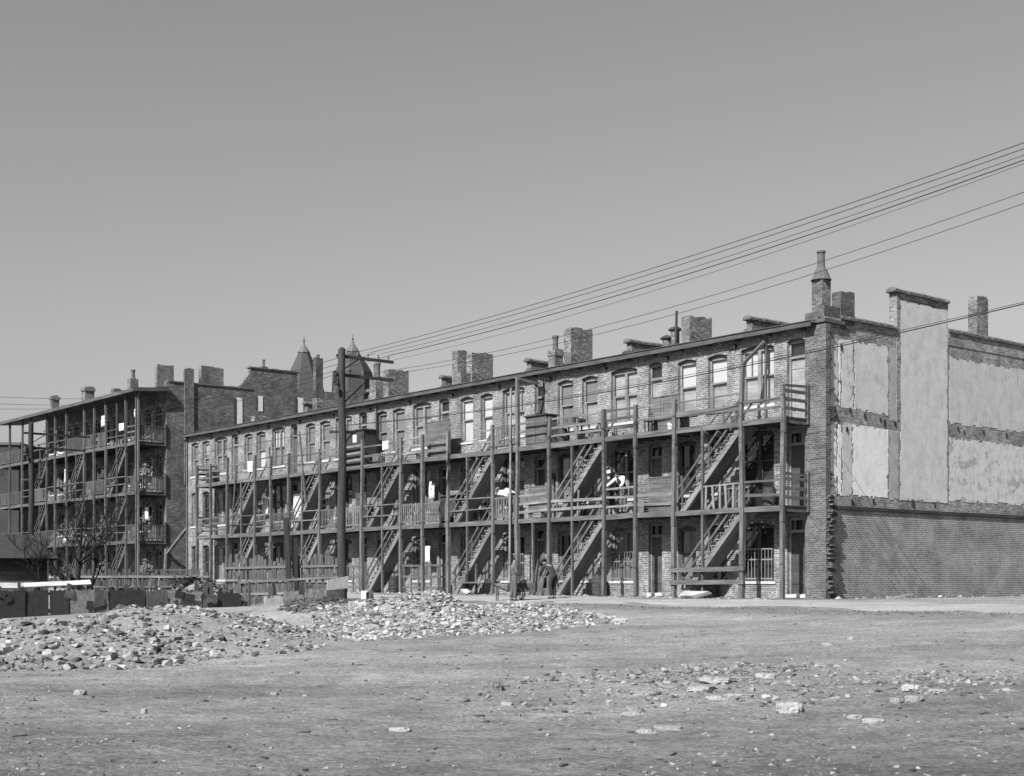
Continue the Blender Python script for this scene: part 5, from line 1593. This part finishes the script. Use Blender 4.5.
def stand(**kw):
    J = dict(pelvis=(0, 0, .93), waist=(0, 0, 1.08), chest=(0, .01, 1.32), neck=(0, .0, 1.47), head=(0, -.02, 1.60), shl=(-.18, 0, 1.40), shr=(.18, 0, 1.40), ell=(-.23, .02, 1.12), elr=(.23, .02, 1.12),
             wrl=(-.24, -.06, .88), wrr=(.24, -.06, .88), hipl=(-.09, 0, .88), hipr=(.09, 0, .88), knl=(-.1, -.02, .48), knr=(.1, -.02, .48), anl=(-.1, .02, .09), anr=(.1, .02, .09), toel=(-.12, -.14, .03), toer=(.12, -.14, .03))
    J.update(kw); return J


# boy in a dark jacket at the cart, seen from behind
p = W(9.65, -5.6, 0)
FACE_B = TH + PI          # facing the building (figure's -y towards +B)
person('boy in a dark jacket standing with his back turned beside the pushcart', (p.x, p.y, gz(p.x, p.y)), FACE_B + R(-22), stand(elr=(.28, -.1, 1.16), wrr=(.36, -.31, 1.12), ell=(-.26, .0, 1.13), wrl=(-.2, -.2, .98), knr=(.12, .03, .48), anr=(.14, .1, .1), toer=(.14, -.05, .03), pall=(0, 0, -1)),
       top='cloth_m', legs='cloth_m', scale=.93)
# man bending over the cart
p = W(9.35, -4.0, 0)
person('man in dark overalls bending over the pushcart', (p.x, p.y, gz(p.x, p.y)), R(-140), stand(pelvis=(0, .06, .92), hipl=(-.09, .06, .88), hipr=(.09, .06, .88), chest=(0, -.24, 1.24), neck=(0, -.37, 1.32), head=(0, -.47, 1.37), waist=(0, -.06, 1.07), shl=(-.18, -.28, 1.28), shr=(.18, -.28, 1.28), ell=(-.2, -.42, 1.03), elr=(.2, -.42, 1.03), wrl=(-.15, -.56, .86), wrr=(.15, -.56, .86), face=(0, -.85, -.5)),
       top='cloth_d', legs='cloth_d', hat='cloth_d', scale=.98)
# man in white shirt leaning on the second deck rail
p = W(8.78, -.98, 0)
person('man in a white shirt and dark waistcoat leaning on the second deck rail', (p.x, p.y, 3.14), TH + R(0), stand(pelvis=(0, .10, .93), waist=(0, .0, 1.09), chest=(0, -.10, 1.28), neck=(0, -.19, 1.40), head=(0, -.28, 1.45), hipl=(-.09, .1, .88), hipr=(.09, .1, .88), knl=(-.1, .05, .48), knr=(.1, .05, .48), shl=(-.19, -.12, 1.36), shr=(.19, -.12, 1.36),
       ell=(-.42, -.22, 1.17), elr=(.27, -.22, 1.13), wrl=(-.66, -.32, 1.0), wrr=(.2, -.33, 1.0), face=(0, -.6, -.8)), top='cloth_w', vest='cloth_d', legs='cloth_m', skin='skin')
p = W(9.75, -.75, 0)
person('woman in dark dress and pale hat standing by the stair on the second deck', (p.x, p.y, 3.14), TH + R(20), stand(ell=(-.26, -.1, 1.14), wrl=(-.12, -.26, 1.06), elr=(.24, -.08, 1.12), wrr=(.1, -.24, 1.04)), top='cloth_d', legs='cloth_d', skirt=True, hat='straw', skin='skin_lt', scale=.97)

# pushcart
p = W(9.95, -5.0, 0)
cart = thing('pushcart', 'small wooden pushcart with spoked wheels between the boy and the man', 'cart', (p.x, p.y, gz(p.x, p.y)), R(-8))
f = MB(); f.box(-.5, .55, -.28, -.25, .32, .66); f.box(-.5, .55, .25, .28, .32, .66); f.box(-.5, -.47, -.25, .25, .32, .66); f.box(.52, .55, -.25, .25, .32, .72); f.box(-.47, .52, -.25, .25, .32, .35)
f.build('body', M['wood_dk'], cart)
for x in (-.15,):
    for y in (-.34, .34):
        f = MB(); n = 18
        pts = [(x + .24 * math.cos(2 * PI * i / n), y, .25 + .24 * math.sin(2 * PI * i / n)) for i in range(n)]
        for i in range(n): f.beam(pts[i], pts[(i + 1) % n], .045, .035, up=(0, 1, 0))
        w_ = f.build('wheel', M['wood_lt'], cart)
        f = MB()
        for i in range(9): f.beam((x, y, .25), (x + .23 * math.cos(2 * PI * i / 9), y, .25 + .23 * math.sin(2 * PI * i / 9)), .022, .022, up=(0, 1, 0))
        f.tube([(x, y - .05, .25), (x, y + .05, .25)], [.04, .04], 8); link('spokes', f.mesh('spokes', M['wood_lt']), w_)
f = MB(); f.tube([(-.15, -.36, .25), (-.15, .36, .25)], [.018, .018], 6); f.build('axle', M['iron'], cart)
f = MB()
for y in (-.26, .26): f.beam((-.5, y, .36), (-1.05, y, .58), .04, .04)
f.beam((-1.03, -.26, .57), (-1.03, .26, .57), .035, .035); f.beam((-.9, -.24, .0), (-.9, -.24, .5), .035, .035, up=(0, 1, 0)); f.beam((-.9, .24, .0), (-.9, .24, .5), .035, .035, up=(0, 1, 0)); f.build('handle', M['wood_dk'], cart)
f = MB()
for i in range(7): f.beam((random.uniform(-.4, .3), random.uniform(-.2, .2), .5), (random.uniform(0, .5), random.uniform(-.2, .2), .78), .06, .04)
tag(f.build('scrap_wood', M['wood_lt'], None, (p.x, p.y, gz(p.x, p.y)), R(-8)), 'scraps of pale wood piled in the pushcart', 'wood')

# ------------------------------------------------------------------ porch clutter
def put(name, label, cat, s, b, z, c=C0, rz=0, group=None):
    q = W(s, b, z, c); return thing(name, label, cat, q, TH + rz, group)


def board_screen(label, s0, s1, b, z, h, mat='wood', n=None, rail=True):
    o = put('board_screen', label, 'screen', (s0 + s1) / 2, b, z, group='board screens on the decks')
    w = s1 - s0; n = n or int(w / .15); f = MB()
    for i in range(n): f.box(-w / 2 + i * w / n + .004, -w / 2 + (i + 1) * w / n - .004, -.012 + random.uniform(-.004, .004), .014, .01, h + random.uniform(-.02, .02))
    f.build('boards', M[mat], o)
    f = MB()
    for zz in (.25, h - .25):
        f = MB(); f.beam((-w / 2, .035, zz), (w / 2, .035, zz), .04, .08); f.build('rail', M[mat], o)
    f = MB(); f.beam((-w / 2 - .02, -.0, h + .02), (w / 2 + .02, .0, h + .02), .06, .04); f.build('cap', M[mat], o); return o


def cabinet(label, s0, s1, b0, b1, z, h, mat='wood', top='wood_dk', doors=2):
    w = s1 - s0; d = b1 - b0
    o = put('cabinet', label, 'cabinet', (s0 + s1) / 2, b0, z, group='cabinets on the decks')
    f = MB(); n = int(w / .16)
    f.box(-w / 2 + .02, w / 2 - .02, .02, d, .05, h - .02)
    for i in range(n): f.box(-w / 2 + i * w / n + .003, -w / 2 + (i + 1) * w / n - .003, .0, .018, .04, h - .02)
    f.build('body', M[mat], o)
    f = MB(); f.box(-w / 2 - .06, w / 2 + .06, -.08, d + .02, h - .015, h + .035); f.build('top', M[top], o)
    for i in range(doors):
        x0 = -w / 2 + .06 + (w - .1) * i / doors; x1 = x0 + (w - .16) / doors
        f = MB(); f.box(x0, x1, -.025, -.002, .1, h - .12); dd = f.build('door', M[mat], o)
        k_ = MB(); k_.lathe([(.0, -.02), (.02, -.01), (.02, .01), (.0, .02)], 8, (x1 - .06, -.035, h * .5)); link('knob', k_.mesh('knob', M['iron']), dd)
    return o


def crate(label, s, b, z, w, d, h, mat='wood_lt', c=C0, rz=0):
    o = put('crate', label, 'crate', s, b, z, c, rz, 'crates on the decks')
    f = MB(); n = max(2, int(h / .11))
    for i in range(n):
        z0 = .015 + (h - .015) * i / n; z1 = .015 + (h - .015) * (i + 1) / n - .018
        f.box(-w / 2, w / 2, -d / 2, -d / 2 + .015, z0, z1); f.box(-w / 2, w / 2, d / 2 - .015, d / 2, z0, z1)
        f.box(-w / 2, -w / 2 + .015, -d / 2 + .016, d / 2 - .016, z0, z1); f.box(w / 2 - .015, w / 2, -d / 2 + .016, d / 2 - .016, z0, z1)
    f.box(-w / 2 + .017, w / 2 - .017, -d / 2 + .017, d / 2 - .017, 0, .02)
    f.build('slats', M[mat], o)
    for x in (-1, 1):
        for y in (-1, 1):
            f = MB(); f.box(x * (w / 2 - .02) - .02, x * (w / 2 - .02) + .02, y * (d / 2 - .037) - .018, y * (d / 2 - .037) + .018, .021, h)
            f.build('corner_post', M[mat], o)
    return o


def tub(label, s, b, z, r, h, mat='metal', c=C0, name='washtub'):
    o = put(name, label, 'tub', s, b, z, c)
    f = MB(); f.lathe([(r * .82, 0), (r * .86, .01), (r, h - .02), (r * 1.05, h), (r * .98, h), (r * .80, .03), (.0, .03)], 18); f.build('tub', M[mat], o)
    for y in (-1, 1):
        f = MB(); f.tube([(-.08, y * r * 1.0, h * .7), (-.05, y * (r + .06), h * .72), (.05, y * (r + .06), h * .72), (.08, y * r * 1.0, h * .7)], [.01] * 4, 5); f.build('handle', M['iron'], o)
    return o


def barrel(label, s, b, z, r=.27, h=.8, c=C0):
    o = put('barrel', label, 'barrel', s, b, z, c, 0, 'barrels by the porches')
    f = MB(); f.lathe([(r * .85, 0), (r * .97, h * .25), (r, h * .5), (r * .97, h * .75), (r * .85, h), (r * .78, h), (r * .78, h - .04), (.0, h - .04)], 16); f.build('staves', M['wood_dk'], o)
    for q in (.12, .32, .68, .88):
        f = MB(); rr2 = r * (.85 + .15 * math.sin(PI * q)) + .012; f.lathe([(rr2 - .01, h * q - .02), (rr2, h * q - .02), (rr2, h * q + .02), (rr2 - .01, h * q + .02)], 16); f.build('hoop', M['iron'], o)
    return o


def chair(label, s, b, z, rz, mat='wood_dk', c=C0):
    o = put('wooden_chair', label, 'chair', s, b, z, c, rz, 'wooden chairs on the decks')
    f = MB(); f.box(-.2, .2, -.2, .2, .42, .455); f.build('seat', M[mat], o)
    for x in (-.17, .17):
        f = MB(); f.beam((x, -.17, 0), (x, -.17, .42), .035, .035, up=(0, 1, 0)); f.build('leg', M[mat], o)
        f = MB(); f.beam((x, .19, 0), (x, .17, .45), .035, .035, up=(0, 1, 0)); f.build('leg', M[mat], o)
    f = MB()
    for x in (-.17, .17): f.beam((x, .18, .455), (x, .26, .95), .035, .03, up=(0, 1, 0))
    for zz in (.6, .75, .9): f.beam((-.17, .2 + (zz - .45) * .14, zz), (.17, .2 + (zz - .45) * .14, zz), .02, .06)
    f.build('backrest', M[mat], o); return o


def table(label, s, b, z, w, d, h=.74, mat='wood'):
    o = put('table', label, 'table', s, b, z)
    f = MB(); f.box(-w / 2, w / 2, -d / 2, d / 2, h - .03, h); f.build('table_top', M[mat], o)
    for x in (-1, 1):
        for y in (-1, 1):
            f = MB(); f.beam((x * (w / 2 - .05), y * (d / 2 - .05), 0), (x * (w / 2 - .05), y * (d / 2 - .05), h - .03), .05, .05, up=(0, 1, 0)); f.build('leg', M[mat], o)
    return o


def cloth(label, s, b, z, w, h, mat, c=C0, name='laundry', rz=0, folds=3):
    f = MB(); nx, nz = 14, 8
    ph = random.uniform(0, 6)
    P = {}
    for i in range(nx + 1):
        for j in range(nz + 1):
            x = -w / 2 + w * i / nx; q = j / nz
            P[i, j] = (x * (1 - .06 * q), .03 * q * math.sin(folds * 2 * PI * i / nx + ph) + .01 * math.sin(9 * q + i), -h * q + .02 * math.sin(i * .9 + ph) * q)
    for i in range(nx):
        for j in range(nz): f.poly([P[i, j], P[i + 1, j], P[i + 1, j + 1], P[i, j + 1]])
    m = f.mesh(name, M[mat], recalc=True, smooth=True)
    o = link(name, m, None, W(s, b, z, c), TH + rz); sm = o.modifiers.new('Solidify', 'SOLIDIFY'); sm.thickness = .006
    tag(o, label, 'cloth', 'cloths hung on the porches'); return o


def bundle(label, s, b, z, r, mat, c=C0, seed=1):
    bm = bmesh.new(); bmesh.ops.create_icosphere(bm, subdivisions=3, radius=1)
    rnd = random.Random(seed); ph = [rnd.uniform(0, 6) for _ in range(6)]
    for v in bm.verts:
        n = .22 * math.sin(4 * v.co.x + ph[0]) * math.sin(5 * v.co.y + ph[1]) + .15 * math.sin(9 * v.co.z + ph[2] + 4 * v.co.x)
        v.co *= 1 + n; v.co.z *= .62; v.co.z += .55
    m = bpy.data.meshes.new('cloth_bundle'); bm.to_mesh(m); bm.free(); m.materials.append(M[mat]); m.polygons.foreach_set('use_smooth', [True] * len(m.polygons))
    o = link('cloth_bundle', m, None, W(s, b, z, c), TH); o.scale = (r * 1.3, r, r); tag(o, label, 'bundle', 'cloth bundles on the porches'); return o


D2, D3 = 3.133, 6.103
# third storey deck
board_screen('plain board screen behind thin rails on the top deck left of the nearest stair', 6.0, 7.45, -.75, D3, 1.3)
chair('folding wooden chair leaning before the board screen on the top deck', 7.25, -.98, D3, .4)
o = put('bucket', 'white enamel bucket at the foot of the board screen on the top deck', 'bucket', 6.2, -1.0, D3); f = MB(); f.lathe([(.11, 0), (.15, .3), (.155, .3), (.14, .3), (.1, .02), (.0, .02)], 14); f.build('pail', M['cloth_w'], o)
f = MB(); f.tube([(-.15, 0, .29), (-.1, 0, .38), (0, 0, .42), (.1, 0, .38), (.15, 0, .29)], [.006] * 5, 5); f.build('handle', M['iron'], o)
cabinet('dark topped board cabinet on the top deck beside the tall double post', 13.05, 14.35, -1.1, -.5, D3, 1.22, 'wood')
table('rough table cluttered with tubs on the top deck, mid row', 11.7, -.75, D3, 1.3, .5)
tub('washtub on the rough table of the top deck', 11.95, -.75, D3 + .742, .24, .26, 'metal')
bundle('dark cloth bundle on the rough table of the top deck', 11.4, -.75, D3 + .742, .17, 'cloth_d', seed=3)
barrel('barrel standing left of the rough table on the top deck', 12.4, -.8, D3, .22, .6)
board_screen('wide tall board screen standing by the pale window blinds on the top deck', 19.9, 21.6, -.85, D3, 1.62)
cabinet('tall board cupboard bearing a white paper near the utility pole, top deck', 26.45, 28.6, -1.1, -.35, D3, 1.75, 'wood_dk')
o = W(27.2, -1.13, D3 + 1.35); f = MB(); f.box(-.16, .16, -.003, .003, -.18, .18); tag(f.build('paper_notice', M['cloth_w'], None, o, TH), 'small white paper pinned on the tall board cupboard', 'paper')
crate('slatted crate beside the tall board cupboard on the top deck', 25.6, -.8, D3, .5, .4, .55)
crate('crate against the wall on the far end of the top deck', 42.6, -.8, D3, .9, .4, .7, 'wood_dk')
crate('low crate near the second unit door on the top deck', 10.3, -.8, D3, .5, .35, .35)
crate('crate by the double window on the top deck beyond the board screen', 22.6, -.8, D3, .6, .35, .4)
tub('washtub near the corner post of the top deck', 3.4, -.55, D3, .25, .28)
cloth('pale cloth over the top rail of the far unit', 37.2, -1.36, D3 + .9, .6, .6, 'cloth_l')
# second storey deck
board_screen('board screen with a dark cap on the second deck right of the leaning man', 5.85, 7.45, -.9, D2, 1.28, 'wood')
board_screen('board screen on the second deck left of the middle stair', 12.8, 14.4, -.9, D2, 1.3, 'wood')
table('narrow work table on the second deck by the nearest double window', 3.3, -.45, D2, 1.0, .4)
cabinet('low cabinet against the nearest double window on the second deck', 2.65, 3.9, -.5, -.08, D2, .92, 'wood_dk')
bundle('big pale laundry bundle heaped above the picket rail of the second deck', 16.0, -.8, D2 + .95, .33, 'cloth_l', seed=7)
table('table carrying the big laundry bundle on the second deck', 16.0, -.8, D2, .9, .5, .95)
chair('bentwood chair behind the pickets on the second deck', 22.3, -.85, D2, 3.0, 'wood_dk')
cabinet('tall wardrobe on the second deck behind the picket rail', 19.8, 21.0, -.55, -.08, D2, 1.25, 'wood_dk')
cloth('pale towel on the second deck wall above the picket rail', 22.0, -.3, D2 + 1.9, .45, .7, 'cloth_l')
cloth('white rag hanging by the post on the second deck', 21.0, -1.1, D2 + 1.9, .15, .35, 'cloth_w')
crate('pale crate standing on end left of the second deck stair by the pole', 27.2, -.8, D2, .6, .4, 1.1, 'wood_lt')
crate('crate behind pickets on the second deck next to the utility pole', 28.5, -.8, D2, .5, .4, .8, 'wood_lt')
crate('shallow crate by the middle stair foot on the second deck', 13.4, -1.15, D2, .5, .3, .3)
cloth('grey cloth hung over the far left rail of the second deck', 43.0, -1.4, D2 + .95, .55, .85, 'cloth_m')
bundle('pale bundle on the second deck of the fifth unit', 34.2, -.7, D2, .4, 'cloth_l', seed=11)
tub('washtub on the second deck of the fourth unit', 29.2, -.7, D2, .28, .3)
cloth('white sheet drying behind the fifth unit posts on the second deck', 33.9, -.35, D2 + 2.0, .9, 1.3, 'cloth_l')
cloth('small white shirt drying on the second deck under the nearest stair', 5.2, -.3, D2 + 1.3, .35, .6, 'cloth_w')
# ground level
o = put('leaning_board', 'dark board propped against the porch post beside the cart', 'board', 13.55, -1.25, 0); f = MB(); f.poly([(-.3, 0, 0), (.35, 0, 0), (.3, .35, 1.3), (0, .42, 1.75), (-.3, .35, 1.4)]); f.poly([(-.3, .04, 0), (.35, .04, 0), (.3, .39, 1.3), (0, .46, 1.75), (-.3, .39, 1.4)]); f.build('board', M['sheet_md'], o)
xw, yw = W(18.7, -6.0, 0).x, W(18.7, -6.0, 0).y
o = thing('white_box', 'white box with a broken dark side beside the rubble near the porches', 'box', (xw, yw, gz(xw, yw)), R(-20))
f = MB(); f.box(-.2, .02, -.18, .18, 0, .34); f.box(.02, .06, .1, .18, 0, .34); f.box(.16, .2, -.18, .18, 0, .34); f.box(.02, .16, -.18, .18, .28, .34); f.build('box', M['cloth_w'], o)
f = MB(); f.box(.06, .16, -.1, .16, .01, .279); f.build('hole', M['b_dark'], o)
barrel('dark barrel under the second unit stair', 10.6, -.5, 0)
barrel('dark barrel beside the ground floor door of the third unit', 14.1, -.45, 0, .25, .75)
crate('crate on the ground by the third unit stair landing', 19.0, -1.0, 0, .7, .4, .4)
tub('washtub on the ground behind the cart', 13.1, -.9, 0, .3, .3, 'metal')
p = W(4.2, -1.75, 0); v, f_ = ROCKS[2]
m = ROCKM[2].copy(); m.materials.clear(); m.materials.append(M['concrete']); o = link('stone_slab', m, None, (p.x, p.y, .12)); o.scale = (2.2, 1.1, .75); o.rotation_euler = (0, 0, TH); tag(o, 'large grey slab of masonry under the nearest stair guard', 'stone')
p = W(17.6, -1.7, 0); m = ROCKM[4].copy(); m.materials.clear(); m.materials.append(M['concrete']); o = link('stone_slab', m, None, (p.x, p.y, .1)); o.scale = (1.1, .6, .6); o.rotation_euler = (0, 0, TH); tag(o, 'grey block of masonry under the third unit stair landing', 'stone')
p = W(-1.3, 2.5, 0); o = MB(); o.beam((-.35, 0, .02), (.35, .25, .16), .3, .04); tag(o.build('plank', M['wood_lt'], None, (p.x, p.y, 0)), 'short pale board lying before the end wall', 'plank')
barrel('barrel in the shade under the fourth unit stair', 24.6, -.6, 0)
barrel('barrel on the second deck below the nearest double window', 2.1, -.4, D2, .24, .7)
crate('crate standing on end in the shade under the nearest stair', 4.9, -.5, 0, .6, .5, .8, 'wood_dk')
crate('crate on the second deck beside the leaning man', 8.2, -.45, D2, .6, .4, .45)
crate('crate on the second deck behind the stair of the third unit', 18.4, -.4, D2, .7, .4, .6, 'wood_dk')
crate('flat crate on the second deck under the big laundry bundle', 15.3, -1.0, D2, .45, .3, .3)
chair('wooden chair on the second deck at the foot of the second unit stair', 11.9, -.35, D2, .5)
chair('wooden chair on the top deck before the second double window', 9.9, -.5, D3, 2.6)
tub('washtub hung low on the second deck wall of the sixth unit', 35.6, -.5, D2, .3, .3)
cloth('grey blanket over the second deck pickets of the third unit', 20.3, -1.37, D2 + .98, .8, .6, 'cloth_m')
cloth('pale cloth over the top deck boards of the fourth unit', 24.2, -1.37, D3 + .98, .5, .4, 'cloth_l')
cloth('dark coat hanging beside the door on the second deck of the third unit', 13.9, -.1, D2 + 1.9, .4, .9, 'cloth_d')
cloth('white cloth on the wall under the sixth unit stair, second deck', 37.6, -.2, D2 + 1.9, .7, .9, 'cloth_l')
cloth('pale sheet drying in the shade of the ground floor, fourth unit', 22.2, -.5, 2.2, .7, .8, 'cloth_l')
board_screen('low board gate at the ground floor of the sixth unit', 33.3, 34.7, -1.15, 0, 1.2, 'wood')
board_screen('rough board partition on the second deck of the fifth unit', 27.0, 27.9, -.6, D2, 1.7, 'wood_dk')
# far porches
DD = [3.003, 6.003, 9.053]
cloth('bright white sheet thrown over the top rail of the far left porch', 2.2, -2.0, DD[2] + 1.25, .75, .45, 'cloth_w', C2, 'laundry')
for (s, b, dk, w, h, lb) in ((7.3, -1.5, 1, .5, .7, 'crate on the third floor of the far porch, right of its middle stair'), (11.9, -1.5, 2, .6, .6, 'crate at the top floor of the far porch by its left stair'), (12.4, -1.4, 1, .5, .9, 'upright crate on the third floor of the far porch, left part'), (5.6, -1.4, 0, .6, .6, 'crate on the second floor of the far porch near its right stair'),
                             (6.9, -1.3, 2, .7, .8, 'crate on the top floor of the far porch between the stairs')):
    crate(lb, s, b, DD[dk], w, .4, h, 'wood_lt', C2)
for (s, b, dk, r, lb, mt) in ((.8, -1.3, 1, .3, 'pale bundle on the third floor corner of the far porch', 'cloth_l'), (13.9, -1.4, 2, .3, 'pale bundle on the top floor of the far porch, left', 'cloth_l'), (7.2, -1.2, 0, .3, 'grey bundle on the second floor of the far porch', 'cloth_m'), (12.6, -1.3, 0, .34, 'pale bundle on the second floor of the far porch, left', 'cloth_l')):
    bundle(lb, s, b, DD[dk], r, mt, C2, seed=int(s * 10))
for (s, b, dk, w, h, lb, mt) in ((.9, -.9, 0, .5, .8, 'pale shirt drying at the second floor corner of the far porch', 'cloth_l'), (1.2, -1.5, 2, .35, .5, 'small rag hanging high on the top floor of the far porch', 'cloth_l'), (5.9, -1.6, 2, .6, .7, 'pale cloth hanging on the top floor of the far porch, middle', 'cloth_l'), (12.2, -1.6, 1, .5, .9, 'white cloth on the third floor of the far porch, left', 'cloth_w')):
    cloth(lb, s, b, DD[dk] + 2.1, w, h, mt, C2)
for (s, b, dk, lb) in ((.6, -1.2, 0, 'wooden chair at the second floor corner of the far porch'), (1.0, -1.0, 2, 'wooden chair at the top floor corner of the far porch')): chair(lb, s, b, DD[dk], .6, 'wood_dk', C2)

# ------------------------------------------------------------------ light, sky, camera
L = Vector((BX * 1.34 + AX * .40, BY * 1.34 + AY * .40, -1.22)).normalized()
sun = bpy.data.lights.new('sun', 'SUN'); sun.energy = 5.0; sun.angle = R(.5); sun.color = (1, 1, 1)
so = link('sun', sun); so.rotation_euler = L.to_track_quat('-Z', 'Y').to_euler()
w = bpy.data.worlds.new('World'); sc.world = w; w.use_nodes = True
nt = w.node_tree; bg = nt.nodes['Background']
sky = nt.nodes.new('ShaderNodeTexSky'); sky.sky_type = 'NISHITA'; sky.sun_disc = False
sky.sun_elevation = math.asin(-L.z); sky.sun_rotation = math.atan2(-L.x, -L.y)
sky.air_density = 1.0; sky.dust_density = 3.0; sky.ozone_density = 1.0
bw = nt.nodes.new('ShaderNodeRGBToBW'); nt.links.new(sky.outputs[0], bw.inputs[0]); nt.links.new(bw.outputs[0], bg.inputs['Color'])
bg.inputs['Strength'].default_value = .065
cam = bpy.data.cameras.new('camera'); co = link('camera', cam)
co.location = (0, 0, .7); co.rotation_euler = (R(90), 0, 0)
cam.sensor_width = 36; cam.lens = 1371 / 1024 * 36
cam.shift_x = (512 - 498) / 1024; cam.shift_y = (578 - 388) / 1024
cam.clip_start = .1; cam.clip_end = 6000
sc.camera = co
sc.view_settings.view_transform = 'Standard'; sc.view_settings.look = 'None'; sc.view_settings.exposure = 1.16; sc.view_settings.gamma = 1
sc.render.film_transparent = False
